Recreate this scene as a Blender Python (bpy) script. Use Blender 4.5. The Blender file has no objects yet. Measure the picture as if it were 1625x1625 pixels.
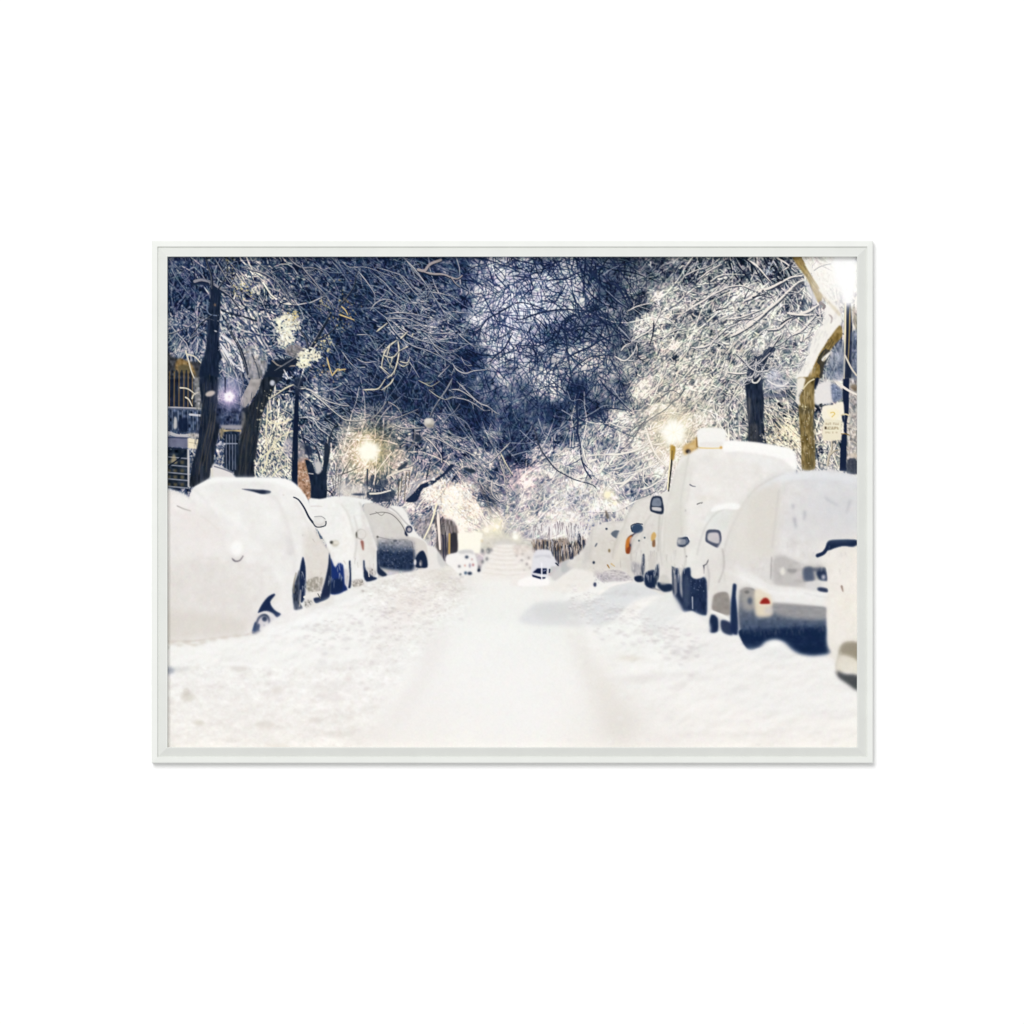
import bpy, math
import numpy as np

# ------------------------------------------------------------------ camera, world, lamp, exposure
SC = bpy.context.scene
PX = 0.60 / 1096.0                    # metres on the wall per pixel of the photograph (print is 60 cm wide)
def wx(x): return (x - 812.5) * PX
def wz(y): return (812.5 - y) * PX

LENS = 200.0
DIST = 1625 * PX * LENS / 36.0
cam_d = bpy.data.cameras.new('camera'); cam_d.lens = LENS; cam_d.sensor_width = 36
cam_d.clip_start = 0.05; cam_d.clip_end = 60
cam = bpy.data.objects.new('camera', cam_d); SC.collection.objects.link(cam)
FRONT = 0.0115                         # how far the frame's front stands off the wall
cam.location = (0, -DIST - FRONT, 0); cam.rotation_euler = (math.radians(90), 0, 0)
SC.camera = cam

world = bpy.data.worlds.new('World'); SC.world = world; world.use_nodes = True
bg = world.node_tree.nodes['Background']
bg.inputs[0].default_value = (1, 1, 1, 1); bg.inputs[1].default_value = 0.60

lamp_d = bpy.data.lights.new('studio_softbox', 'AREA'); lamp_d.shape = 'SQUARE'; lamp_d.size = 4.6
lamp_d.energy = 720; lamp_d.color = (1, 1, 1)
lamp = bpy.data.objects.new('studio_softbox', lamp_d); SC.collection.objects.link(lamp)
LP = np.array([-2.4, -10.0, 4.2])
lamp.location = LP
from mathutils import Vector
lamp.rotation_euler = (-Vector(LP)).to_track_quat('-Z', 'Y').to_euler()

SC.view_settings.view_transform = 'Standard'; SC.view_settings.look = 'None'
SC.view_settings.exposure = 0; SC.view_settings.gamma = 1; SC.view_settings.use_curve_mapping = False
INK = 1.095                            # light reaching the print (1 = white paper renders at its own value)

# ------------------------------------------------------------------ materials
def material(name, rgb, rough=0.6, spec=0.3, noise=0.0, scale=30.0, bump=0.0, stretch=None):
    m = bpy.data.materials.new(name); m.use_nodes = True
    nt = m.node_tree; b = nt.nodes['Principled BSDF']
    b.inputs['Roughness'].default_value = rough
    b.inputs['Specular IOR Level'].default_value = spec
    tc = nt.nodes.new('ShaderNodeTexCoord'); n = nt.nodes.new('ShaderNodeTexNoise')
    mp = nt.nodes.new('ShaderNodeMapping')
    if stretch: mp.inputs['Scale'].default_value = stretch
    nt.links.new(tc.outputs['Object'], mp.inputs['Vector']); nt.links.new(mp.outputs[0], n.inputs['Vector'])
    n.inputs['Scale'].default_value = scale; n.inputs['Detail'].default_value = 5
    r = nt.nodes.new('ShaderNodeValToRGB')
    r.color_ramp.elements[0].position = 0.3; r.color_ramp.elements[1].position = 0.7
    r.color_ramp.elements[0].color = tuple(c * (1 - noise) for c in rgb) + (1,)
    r.color_ramp.elements[1].color = tuple(rgb) + (1,)
    nt.links.new(n.outputs['Fac'], r.inputs[0]); nt.links.new(r.outputs[0], b.inputs['Base Color'])
    if bump:
        bp = nt.nodes.new('ShaderNodeBump'); bp.inputs['Strength'].default_value = bump
        bp.inputs['Distance'].default_value = 0.0004
        nt.links.new(n.outputs['Fac'], bp.inputs['Height']); nt.links.new(bp.outputs[0], b.inputs['Normal'])
    return m

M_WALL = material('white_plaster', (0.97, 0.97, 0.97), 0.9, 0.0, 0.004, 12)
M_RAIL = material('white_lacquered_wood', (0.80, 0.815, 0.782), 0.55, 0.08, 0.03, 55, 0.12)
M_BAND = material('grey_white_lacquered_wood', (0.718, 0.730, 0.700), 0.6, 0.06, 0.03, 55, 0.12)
M_BACK = material('grey_backing_board', (0.35, 0.33, 0.30), 0.9, 0.1, 0.1, 60)

M_PRINT = bpy.data.materials.new('printed_ink'); M_PRINT.use_nodes = True
_b = M_PRINT.node_tree.nodes['Principled BSDF']
_b.inputs['Roughness'].default_value = 0.95; _b.inputs['Specular IOR Level'].default_value = 0.0
_a = M_PRINT.node_tree.nodes.new('ShaderNodeAttribute'); _a.attribute_name = 'ink'
M_PRINT.node_tree.links.new(_a.outputs['Color'], _b.inputs['Base Color'])

# ------------------------------------------------------------------ wall and frame
def mesh_obj(name, verts, faces, mat, parent=None):
    me = bpy.data.meshes.new(name); me.from_pydata(verts, [], faces); me.update()
    o = bpy.data.objects.new(name, me); SC.collection.objects.link(o); me.materials.append(mat)
    if parent: o.parent = parent
    return o

wall = mesh_obj('wall', [(-4, 0, -4), (4, 0, -4), (4, 0, 4), (-4, 0, 4)], [(0, 1, 2, 3)], M_WALL)
wall['kind'] = 'structure'

FX0, FX1, FY0, FY1 = 240.3, 1385.7, 382.0, 1211.2      # outer edge, photograph pixels
frame = bpy.data.objects.new('picture_frame', None); SC.collection.objects.link(frame)
cx, cz = (wx(FX0) + wx(FX1)) / 2, (wz(FY0) + wz(FY1)) / 2
frame.location = (cx, 0, cz)
frame['label'] = 'white framed print of a snowy night street lined with buried cars on white wall'
frame['category'] = 'picture frame'

# profile: (distance inward from the outer edge in px, height off the wall in m)
D = FRONT
PROF = [(0.0, 0.0008), (0.0, D - 0.0024), (0.6, D - 0.0018), (1.5, D - 0.0015), (8.2, D - 0.0011), (9.0, D - 0.0011),
        (9.5, D - 0.0016), (9.8, D - 0.0030), (10.2, D - 0.0032), (23.8, D - 0.0002), (24.6, D), (25.1, D - 0.0003), (25.2, D - 0.0078),
        (21.0, D - 0.0080), (18.0, 0.0008)]
def rail(side):
    vs, fs = [], []
    n = len(PROF); K = 2
    for k in range(K):
        for d, h in PROF:
            if side in 'tb':
                x = FX0 + d if k == 0 else FX1 - d
                y = FY0 + d if side == 't' else FY1 - d
            else:
                y = FY0 + d if k == 0 else FY1 - d
                x = FX0 + d if side == 'l' else FX1 - d
            vs.append((wx(x) - cx, -h, wz(y) - cz))
    for i in range(n):
        j = (i + 1) % n
        fs.append((i, j, n + j, n + i))
    fs.append(tuple(range(n))[::-1]); fs.append(tuple(range(n, 2 * n)))
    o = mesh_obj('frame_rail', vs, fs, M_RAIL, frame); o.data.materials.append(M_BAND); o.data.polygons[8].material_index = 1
    import bmesh
    bm = bmesh.new(); bm.from_mesh(o.data); bmesh.ops.recalc_face_normals(bm, faces=bm.faces); bm.to_mesh(o.data); bm.free()
    return o
for s in 'tblr': rail(s)

bx0, bx1, bz0, bz1 = wx(FX0 + 19) - cx, wx(FX1 - 19) - cx, wz(FY1 - 19) - cz, wz(FY0 + 19) - cz
yb0, yb1 = -0.0010, -(D - 0.0074)
mesh_obj('backing_board', [(bx0, yb0, bz0), (bx1, yb0, bz0), (bx1, yb0, bz1), (bx0, yb0, bz1),
                           (bx0, yb1, bz0), (bx1, yb1, bz0), (bx1, yb1, bz1), (bx0, yb1, bz1)],
         [(3, 2, 1, 0), (4, 5, 6, 7), (0, 1, 5, 4), (1, 2, 6, 5), (2, 3, 7, 6), (3, 0, 4, 7)], M_BACK, frame)

# ------------------------------------------------------------------ the printed picture, drawn in ink
X0, Y0, W, H = 265, 406, 1097, 781
rng = np.random.default_rng(7)
YY, XX = np.mgrid[0:H, 0:W].astype(np.float32)
GX, GY = XX + X0, YY + Y0            # photograph pixel coordinates

def gblur(a, s):
    """gaussian blur, edges reflected"""
    if s <= 0: return a
    p = int(3 * s) + 1
    k = np.exp(-0.5 * (np.arange(-p, p + 1) / s) ** 2); k /= k.sum()
    if a.ndim == 3: return np.dstack([gblur(a[..., i], s) for i in range(a.shape[2])])
    if s < 3:
        b = np.pad(a, p, mode='edge'); o = 0
        for i, w in enumerate(k): o = o + w * b[i:i + a.shape[0]]
        c = 0
        for i, w in enumerate(k): c = c + w * o[:, i:i + a.shape[1]]
        return c.astype(np.float32)
    b = np.pad(a, p, mode='edge')
    fy = np.exp(-2 * (np.pi * s * np.fft.fftfreq(b.shape[0])) ** 2)[:, None]
    fx = np.exp(-2 * (np.pi * s * np.fft.rfftfreq(b.shape[1])) ** 2)[None]
    c = np.fft.irfft2(np.fft.rfft2(b) * fy * fx, s=b.shape)
    return c[p:-p, p:-p].astype(np.float32)

def noise(sx, sy=None, seed=None):
    """smooth noise, roughly unit variance, feature size sx,sy px"""
    sy = sy or sx
    r = rng if seed is None else np.random.default_rng(seed)
    h, w = int(H / sy) + 4, int(W / sx) + 4
    g = r.standard_normal((h, w)).astype(np.float32)
    yi, xi = YY[:, 0] / sy + 1, XX[0] / sx + 1
    def st(f): return f * f * (3 - 2 * f)
    y0 = yi.astype(int); x0 = xi.astype(int)
    fy = st(yi - y0)[:, None]; fx = st(xi - x0)[None]
    a = g[y0][:, x0]; b = g[y0][:, x0 + 1]; c = g[y0 + 1][:, x0]; d = g[y0 + 1][:, x0 + 1]
    return (a * (1 - fx) + b * fx) * (1 - fy) + (c * (1 - fx) + d * fx) * fy

def spline(pts, step=3.0):
    p = np.asarray(pts, float)
    if len(p) < 3: return p
    out = []
    q = np.vstack([2 * p[0] - p[1], p, 2 * p[-1] - p[-2]])
    for i in range(1, len(q) - 2):
        n = max(2, int(np.hypot(*(q[i + 1] - q[i])) / step))
        t = np.linspace(0, 1, n, endpoint=False)[:, None]
        out.append(0.5 * ((2 * q[i]) + (-q[i - 1] + q[i + 1]) * t + (2 * q[i - 1] - 5 * q[i] + 4 * q[i + 1] - q[i + 2]) * t ** 2
                          + (-q[i - 1] + 3 * q[i] - 3 * q[i + 1] + q[i + 2]) * t ** 3))
    out.append(p[-1:]); return np.vstack(out)

def tile(spec):
    """'A2: 10,20 30,40' -> photograph pixel points traced in that enlarged tile"""
    t, s = spec.split(':')
    ox, oy, sc = TILES[t.strip()]
    return [(ox + float(a.split(',')[0]) / sc, oy + float(a.split(',')[1]) / sc) for a in s.split()]
S1, S2 = 1625 / 276., 1515 / 276.
TILES = dict(A1=(264, 404, S1), A2=(538, 404, S1), A3=(812, 404, S1), A4=(1086, 404, S1),
             B1=(264, 600, S1), B2=(538, 600, S1), B3=(812, 600, S1), B4=(1086, 600, S1),
             C1=(264, 740, S2), C2=(538, 740, S2), C3=(812, 740, S2), C4=(1086, 740, S2),
             D=(700, 820, 8.125), E=(1280, 600, 10.159), L=(264, 900, 1625 / 550.), R=(812, 900, 1625 / 550.),
             U=(264, 404, 1625 / 550.), V=(812, 404, 1625 / 550.), G=(0, 0, 1.0))
def pts_of(p): return tile(p) if isinstance(p, str) else p

def seg_cov(pts, w, box):
    x0, y0, x1, y1 = box
    gx = np.arange(x0, x1, dtype=np.float32)[None]; gy = np.arange(y0, y1, dtype=np.float32)[:, None]
    best = np.full((y1 - y0, x1 - x0), 1e3, np.float32)
    for i in range(len(pts) - 1):
        (ax, ay), (bx_, by) = pts[i], pts[i + 1]
        dx, dy = bx_ - ax, by - ay; L2 = dx * dx + dy * dy + 1e-6
        m = max(w[i], w[i + 1]) / 2 + 1.5
        # only the pixels near this segment
        u0 = max(x0, int(min(ax, bx_) - m)); u1 = min(x1, int(max(ax, bx_) + m) + 2)
        v0 = max(y0, int(min(ay, by) - m)); v1 = min(y1, int(max(ay, by) + m) + 2)
        if u1 <= u0 or v1 <= v0: continue
        sx = gx[:, u0 - x0:u1 - x0]; sy = gy[v0 - y0:v1 - y0]
        t = np.clip(((sx - ax) * dx + (sy - ay) * dy) / L2, 0, 1)
        d = np.hypot(sx - ax - t * dx, sy - ay - t * dy) - (w[i] + t * (w[i + 1] - w[i])) / 2
        sub = best[v0 - y0:v1 - y0, u0 - x0:u1 - x0]
        np.minimum(sub, d, out=sub)
    return np.clip(0.5 - best, 0, 1)

def box_of(p, m):
    p = np.asarray(p)
    return (max(0, int(p[:, 0].min() - m)), max(0, int(p[:, 1].min() - m)),
            min(W, int(p[:, 0].max() + m) + 2), min(H, int(p[:, 1].max() + m) + 2))

def put(img, box, cov, col):
    x0, y0, x1, y1 = box
    s = img[y0:y1, x0:x1]
    if img.ndim == 3:
        s += cov[..., None] * (np.asarray(col, np.float32) - s)
    else:
        s += cov * (col - s)

def thin(img, p, w0, w1, col, alpha=1.0):
    """raw polyline in image coordinates"""
    n = len(p); w = np.linspace(w0, w1, n); a = alpha
    if max(w0, w1) < 1: pass
    b = box_of(p, max(w0, w1) / 2 + 2)
    if b[2] <= b[0] or b[3] <= b[1]: return
    put(img, b, seg_cov(p, w, b) * a, col)

def stroke(p, w0, col, w1=None, alpha=1.0, blur=0, img=None, smooth=True):
    img = IMG if img is None else img
    q = np.asarray(pts_of(p), float) - (X0, Y0)
    if smooth: q = spline(q)
    w1 = w0 if w1 is None else w1
    w = np.linspace(w0, w1, len(q))
    if w1 < w0 * .65 and len(q) > 4: w = w * np.clip(.3 + np.linspace(0, 1, len(q)) * 4.5, 0, 1)     # limbs taper at both ends
    b = box_of(q, max(w0, w1) / 2 + 2 + 3 * blur)
    if b[2] <= b[0] or b[3] <= b[1]: return
    c = seg_cov(q, w, b)
    if blur: c = gblur(c, blur)
    put(img, b, c * alpha, col)

def polymask(q, b, ss=3):
    x0, y0, x1, y1 = b
    w, h = (x1 - x0) * ss, (y1 - y0) * ss
    m = np.zeros((h, w + 1), np.int16)
    ys = y0 + (np.arange(h) + .5) / ss - .5
    n = len(q)
    for i in range(n):
        (ax, ay), (bx_, by) = q[i], q[(i + 1) % n]
        if ay == by: continue
        lo, hi = min(ay, by), max(ay, by)
        r = np.nonzero((ys >= lo) & (ys < hi))[0]
        if not len(r): continue
        xs = ax + (ys[r] - ay) / (by - ay) * (bx_ - ax)
        k = np.clip(np.ceil((xs + .5 - x0) * ss - .5), 0, w).astype(int)
        np.add.at(m, (r, k), 1)
    c = (np.cumsum(m, 1)[:, :w] % 2).astype(np.float32)
    return c.reshape(h // ss, ss, w // ss, ss).mean((1, 3))

def poly(p, col, blur=0.6, alpha=1.0, smooth=True, col2=None, axis='y', tex=0, texs=(6, 6), rough=0, img=None):
    img = IMG if img is None else img
    q = np.asarray(pts_of(p), float) - (X0, Y0)
    if smooth:
        a, c, d = np.roll(q, 1, 0), np.roll(q, -1, 0), np.roll(q, -2, 0)
        # closed curve; long straight sides stay straight, corners are only slightly rounded
        out = []
        for k in range(len(q)):
            n_ = max(2, int(np.hypot(*(c[k] - q[k])) / 4)); t = np.linspace(0, 1, n_, endpoint=False)[:, None]
            L1 = np.hypot(*(c[k] - q[k])) + 1e-6; La = np.hypot(*(q[k] - a[k])) + 1e-6; Lc = np.hypot(*(d[k] - c[k])) + 1e-6
            m0 = .5 * (c[k] - a[k]) * L1 / max(L1, .5 * (L1 + La)); m1 = .5 * (d[k] - q[k]) * L1 / max(L1, .5 * (L1 + Lc))
            m0 = m0 * min(1, L1 / (np.hypot(*m0) + 1e-6)); m1 = m1 * min(1, L1 / (np.hypot(*m1) + 1e-6))
            out.append((2 * t ** 3 - 3 * t ** 2 + 1) * q[k] + (t ** 3 - 2 * t ** 2 + t) * m0 + (-2 * t ** 3 + 3 * t ** 2) * c[k] + (t ** 3 - t ** 2) * m1)
        q = np.vstack(out)
    b = box_of(q, 2 + 3 * blur)
    if b[2] <= b[0] or b[3] <= b[1]: return
    m = polymask(q, b)
    x0, y0, x1, y1 = b
    if blur: m = gblur(m, blur)
    if rough:
        n = TEXN[y0:y1, x0:x1]
        m = np.clip((m - .5 + rough * n) * 2.5 + .5, 0, 1)
    c = np.zeros((y1 - y0, x1 - x0, 3), np.float32) + np.asarray(col, np.float32)
    if col2 is not None:
        t = (GY[y0:y1, x0:x1] - Y0 - q[:, 1].min()) / np.ptp(q[:, 1]) if axis == 'y' else (GX[y0:y1, x0:x1] - X0 - q[:, 0].min()) / np.ptp(q[:, 0])
        t = np.clip(t, 0, 1)[..., None]
        c = c * (1 - t) + np.asarray(col2, np.float32) * t
    if tex:
        c = c + tex * noise(*texs)[y0:y1, x0:x1, None]
    s = img[y0:y1, x0:x1]
    s += (m * alpha)[..., None] * (c - s)

def ell(x, y, rx, ry, col, blur=0.6, alpha=1.0, rot=0):
    t = np.linspace(0, 2 * np.pi, 24, endpoint=False); c, s = math.cos(rot), math.sin(rot)
    poly([(x + rx * math.cos(a) * c - ry * math.sin(a) * s, y + rx * math.cos(a) * s + ry * math.sin(a) * c) for a in t],
         col, blur, alpha, smooth=False)
def tell(t, x, y, rx, ry, col, blur=0.6, alpha=1.0, rot=0):
    ox, oy, sc = TILES[t]; ell(ox + x / sc, oy + y / sc, rx / sc, ry / sc, col, blur, alpha, rot)

def glow(x, y, core, halo, col=(255, 255, 250), hcol=(255, 235, 180), k=0.9):
    d = np.hypot(GX - x, GY - y)
    a = k * np.exp(-(d / halo) ** 1.5)[..., None]
    IMG[:] = IMG + a * (np.maximum(IMG, np.asarray(hcol, np.float32)) - IMG)
    ph = np.arctan2(GY - y, GX - x); dd = d * (1 + .07 * np.sin(5 * ph + x) + .05 * np.sin(11 * ph + y) + .03 * np.sin(19 * ph))
    a = np.clip((core * 1.45 - dd) / (core * .85), 0, 1)[..., None]; a = a * a * (3 - 2 * a)
    IMG[:] = IMG + a * (np.asarray(col, np.float32) - IMG)

RAMP_L = [0, 38, 60, 90, 130, 175, 215, 240, 255]
RAMP = np.array([(14, 22, 52), (28, 40, 80), (46, 62, 104), (78, 90, 124), (124, 130, 150),
                 (178, 176, 184), (220, 215, 212), (245, 240, 232), (254, 252, 248)], np.float32)
def ramp(L):
    return np.stack([np.interp(L, RAMP_L, RAMP[:, i]) for i in range(3)], -1).astype(np.float32)
NAVY = (26, 38, 72); DARK = (38, 50, 84); SNOW = (245, 241, 235)

# ---- 1. the woods: local tone, twig direction, contrast and sky share, placed where the photograph has them
# x, y, tone, twig direction (deg, down is positive), contrast, sky (0..1), twig thickness
CP = [(285,415,85,60,60,0,1.3),(285,470,75,100,75,0,1.1),(285,540,115,120,75,0,1.2),(300,520,105,70,75,0,1.1),(360,425,80,60,70,0,1.3),
 (395,450,120,58,85,0,1.6),(380,500,130,60,75,0,1.9),(420,470,110,52,85,0,1.6),(415,530,120,60,75,0,1.9),(360,560,150,55,65,0,2.2),
 (400,575,140,65,60,0,2.2),(450,430,85,48,70,0,1.3),(450,500,115,50,80,0,1.5),(490,430,78,45,70,0,1.3),(490,480,75,50,75,0,1.3),
 (520,430,75,42,70,0,1.3),(520,500,75,50,65,0,1.3),(520,560,75,40,70,0,1.3),(470,560,120,40,70,0,1.5),(560,430,70,40,65,0,1.2),
 (560,490,62,40,65,0,1.2),(550,550,58,40,55,0,1.2),(590,440,66,42,70,0,1.2),(590,500,72,30,70,0,1.2),(590,560,75,30,70,0,1.3),
 (630,430,68,42,75,0,1.2),(640,480,85,40,80,0,1.3),(640,530,90,25,75,0,1.3),(630,590,65,60,65,0,1.2),(680,430,65,45,70,0,1.2),
 (680,480,88,35,85,0,1.3),(690,520,105,12,85,0,1.3),(700,560,75,30,70,0,1.2),(730,430,78,30,65,.1,1.1),(730,480,85,35,75,.1,1.2),
 (735,530,90,20,75,0,1.2),(740,570,55,30,50,0,1.1),(760,430,120,60,60,.6,1.1),(775,470,150,120,55,1,1.1),(760,510,150,130,60,.8,1.0),
 (790,430,150,20,60,.9,1.1),(785,530,140,130,60,1,1.1),(800,480,165,100,60,1,1.0),(795,560,165,120,60,1,1.0),(800,600,120,110,55,.7,.9),
 (780,620,85,90,55,.3,1.0),(830,430,125,0,65,1,1.1),(830,480,165,60,65,1,1.1),(820,530,150,60,60,1,1.0),(860,420,80,15,60,.8,1.2),
 (865,455,150,120,65,1,1.1),(880,490,130,60,60,1,1.1),(850,560,105,150,55,.9,1.1),(840,590,150,60,60,1,1.0),(880,535,75,150,50,.7,1.2),
 (900,440,125,60,60,1,1.2),(920,480,115,60,60,.9,1.2),(910,530,75,150,50,.6,1.2),(900,575,120,140,55,.9,1.0),(940,430,70,55,50,.6,1.3),
 (950,500,85,55,50,.6,1.2),(970,460,60,60,50,.5,1.3),(975,520,90,60,60,.5,1.2),(930,570,150,100,60,.9,1.0),(990,430,70,60,60,.4,1.2),
 (1000,490,85,60,60,.4,1.2),(1010,450,125,90,60,.5,1.1),(1000,560,95,110,60,.3,1.2),(970,600,115,80,60,.6,1.0),(1020,520,165,140,80,0,1.3),
 (1040,430,95,130,65,.2,1.2),(1050,470,160,140,80,0,1.3),(1050,520,175,145,80,0,1.4),(1060,560,175,120,80,0,1.4),(1020,580,150,120,80,0,1.3),
 (1090,430,110,135,80,0,1.3),(1100,480,150,145,80,0,1.4),(1110,540,160,140,80,0,1.5),(1110,590,165,125,80,0,1.4),(1140,450,135,145,85,0,1.4),
 (1180,420,100,60,85,0,1.5),(1170,500,170,145,75,0,1.5),(1190,470,165,140,75,0,1.6),(1240,430,95,60,90,0,1.7),(1220,520,185,135,70,0,1.5),
 (1240,560,165,125,75,0,1.3),(1190,580,160,120,80,0,1.3),(1280,520,190,125,60,0,1.8),(1270,470,140,60,70,0,2.0),(1270,560,170,130,70,0,1.3),
 (1150,620,165,120,80,0,1.4),(1120,660,175,115,75,0,1.4),(1170,680,160,70,80,0,1.2),(1250,610,165,20,60,0,1.2),(1240,660,165,60,90,0,1.4),
 (1250,700,190,50,75,0,1.5),(1290,650,150,80,85,0,1.3),(1300,720,170,90,75,0,1.5),(1300,560,150,60,60,0,1.3),(1350,560,140,90,60,0,1.8),
 (1345,470,205,90,50,0,2.5),(1300,440,235,60,25,0,2.5),(1350,640,165,60,60,0,1.6),(1345,700,165,70,75,0,1.5),
 (870,615,150,80,55,.9,1.0),(850,650,75,90,45,.3,1.0),(880,660,60,80,40,.2,1.0),(820,620,105,110,50,.3,1.0),(810,670,75,100,50,.1,1.0),
 (920,620,60,90,45,.3,1.0),(950,620,105,90,50,.6,.9),(940,645,75,60,50,.2,1.0),(985,630,110,90,60,.3,1.0),(985,660,170,150,75,0,1.2),
 (1020,620,175,130,75,0,1.2),(1040,660,185,130,65,0,1.3),(940,690,150,120,65,0,1.2),(970,700,165,110,60,0,1.1),(890,690,110,130,70,0,1.1),
 (850,690,90,150,60,0,1.1),(860,715,160,140,80,0,1.1),(820,725,85,140,55,0,1.1),(820,690,80,110,50,0,1.0),(900,730,195,100,55,0,1.2),
 (840,760,195,135,50,0,1.1),(880,780,215,130,45,0,1.3),(930,760,215,110,50,0,1.3),(980,740,190,140,60,0,1.3),(1000,700,185,145,65,0,1.2),
 (1020,780,170,120,70,0,1.2),(970,790,205,60,45,0,1.3),(1050,740,205,130,60,0,1.3),(900,820,225,120,30,0,1.2),(930,830,205,110,50,0,1.2),
 (840,810,195,130,45,0,1.1),(820,790,185,130,50,0,1.1),(810,830,200,140,40,0,1.1),(770,610,80,100,50,.2,1.0),(760,660,55,60,45,0,1.0),
 (720,610,52,60,42,0,1.0),(740,640,48,60,40,0,1.0),(690,625,58,80,50,0,1.0),(640,620,58,80,50,0,1.1),(660,650,62,100,55,0,1.1),
 (600,620,60,70,50,0,1.1),(600,660,95,130,65,0,1.1),(560,630,75,30,60,0,1.1),(570,670,120,150,70,0,1.2),(640,680,115,30,70,0,1.1),
 (690,680,115,30,75,0,1.2),(730,680,70,30,50,0,1.1),(720,705,130,30,75,0,1.2),(780,700,110,45,65,0,1.1),(760,730,140,60,70,0,1.2),
 (660,710,105,120,75,0,1.2),(690,720,110,60,65,0,1.2),(640,740,150,130,70,0,1.2),(720,745,140,45,60,0,1.2),(790,760,140,60,60,0,1.2),
 (770,790,130,60,50,0,1.3),(690,780,215,130,50,0,1.3),(720,790,250,60,20,0,1.5),(730,830,245,60,20,0,1.4),(750,810,215,60,40,0,1.4),
 (780,830,210,60,40,0,1.3),(660,780,185,140,60,0,1.3),(680,820,165,120,75,0,1.2),(610,760,140,90,80,0,1.2),(560,740,175,120,70,0,1.2),
 (545,770,175,90,60,0,1.3),(530,720,165,100,70,0,1.2),(560,700,160,130,70,0,1.2),(500,630,120,30,85,0,1.3),(500,670,105,45,80,0,1.3),
 (520,690,100,50,80,0,1.3),(530,650,80,30,70,0,1.3),(500,700,120,70,75,0,1.4),(450,640,145,110,90,0,1.6),(430,690,165,70,90,0,1.6),
 (440,740,160,60,95,0,1.6),(420,760,165,60,95,0,1.6),(470,610,90,60,75,0,1.6),(455,590,60,50,60,0,1.6),(360,610,130,90,55,0,1.6),
 (360,680,85,90,75,0,1.5),(360,740,105,90,75,0,1.5),(385,620,90,100,60,0,1.5)]
CP = np.array(CP, np.float32); CP[:, 4] *= np.where(CP[:, 0] > 990, .80, .90); CP[:, 6] *= 1.1
def fields():
    st = 6
    gx = np.arange(0, W + st, st, dtype=np.float32) + X0; gy = np.arange(0, 460, st, dtype=np.float32) + Y0
    px, py = np.meshgrid(gx, gy)
    d2 = (px[..., None] - CP[:, 0]) ** 2 + (py[..., None] - CP[:, 1]) ** 2 + 60.
    w = 1 / d2 ** 1.9; w /= w.sum(-1, keepdims=True)
    out = [(w * CP[:, i]).sum(-1) for i in (2, 4, 5, 6)]
    a2 = np.radians(CP[:, 3] * 2)
    ang = 0.5 * np.arctan2((w * np.sin(a2)).sum(-1), (w * np.cos(a2)).sum(-1))
    return out[0], ang, out[1], out[2], out[3], st
fL, fA, fC, fS, fT, fst = fields()
HT = 450                                        # rows of the tree area
def up(f):
    yi = np.arange(HT) / fst; xi = np.arange(W) / fst
    y0 = yi.astype(int); x0 = xi.astype(int); fy = (yi - y0)[:, None]; fx = (xi - x0)[None]
    y1 = np.minimum(y0 + 1, f.shape[0] - 1); x1 = np.minimum(x0 + 1, f.shape[1] - 1)
    return ((f[y0][:, x0] * (1 - fx) + f[y0][:, x1] * fx) * (1 - fy) + (f[y1][:, x0] * (1 - fx) + f[y1][:, x1] * fx) * fy).astype(np.float32)
LF, CF, SF = up(fL), up(fC), up(fS)
LF = np.clip(LF + (13 * noise(26, 20, seed=51)[:HT] + 8 * noise(12, 10, seed=52)[:HT]) * np.clip((LF - 55) / 60, 0, 1) * (1 - np.clip((LF - 215) / 30, 0, 1)), 30, 252)
T = np.full((H, W), 200, np.float32)
nz = noise(9)[:HT] + .6 * noise(4)[:HT]
cl = (noise(3.4) + .8 * noise(5.5) + .4 * noise(2))[:HT]
T[:HT] = LF + CF * (.10 * nz - .25) * (1 - SF) 
T[:HT] = T[:HT] * (1 - SF) + SF * (.25 * (LF + 50) + .75 * 215 + 7 * noise(14)[:HT])

def twigs(n, lmin, lmax, wk, ck, light_bias=0.0, skyonly=None, jitter=22):
    xs = rng.uniform(-10, W + 10, n); ys = rng.uniform(-10, HT + 5, n)
    for x, y in zip(xs, ys):
        i = min(max(int(y / fst), 0), fL.shape[0] - 1); j = min(max(int(x / fst), 0), fL.shape[1] - 1)
        L, A, C, S, Tk = fL[i, j], fA[i, j], fC[i, j], fS[i, j], fT[i, j]
        if skyonly is True and rng.random() > S * min(1.0, 1.45 - L / 190): continue
        if skyonly is False and rng.random() < S: continue
        a = A + math.radians(jitter * (1 + 2.2 * S)) * rng.standard_normal() + (math.pi if rng.random() < .5 else 0)
        ln = rng.uniform(lmin, lmax); n_ = 5
        cur = rng.normal(0, .8) / n_
        p = [(x, y)]
        for k in range(n_):
            x += math.cos(a) * ln / n_; y += math.sin(a) * ln / n_; a += cur + rng.normal(0, .14); p.append((x, y))
        p = np.array(p)
        w = Tk * wk * rng.uniform(.6, 1.25)
        if S > .5:
            col = 34 + .18 * L + rng.normal(0, 14); al = rng.uniform(.5, 1)
            thin(T, p, w, w * .5, col, al)
        else:
            lf = np.clip(.30 + .45 * L / 255 + light_bias, .1, .85)
            if rng.random() < lf:
                col = L + C * ck * rng.uniform(.6, 1.5)
                thin(T, p + (0, .8 * w), w * .9, w * .4, max(L - C * .8, 15), .7)     # the dark underside of a snowy twig
                thin(T, p, w, w * .5, min(col, 252), rng.uniform(.6, 1))
            else:
                thin(T, p, w * 1.1, w * .5, max(L - C * ck * rng.uniform(.6, 1.2), 20), rng.uniform(.5, 1))
T[:HT] += CF * .46 * cl * (1 - SF)
twigs(4500, 14, 44, 1.6, .85)
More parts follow.
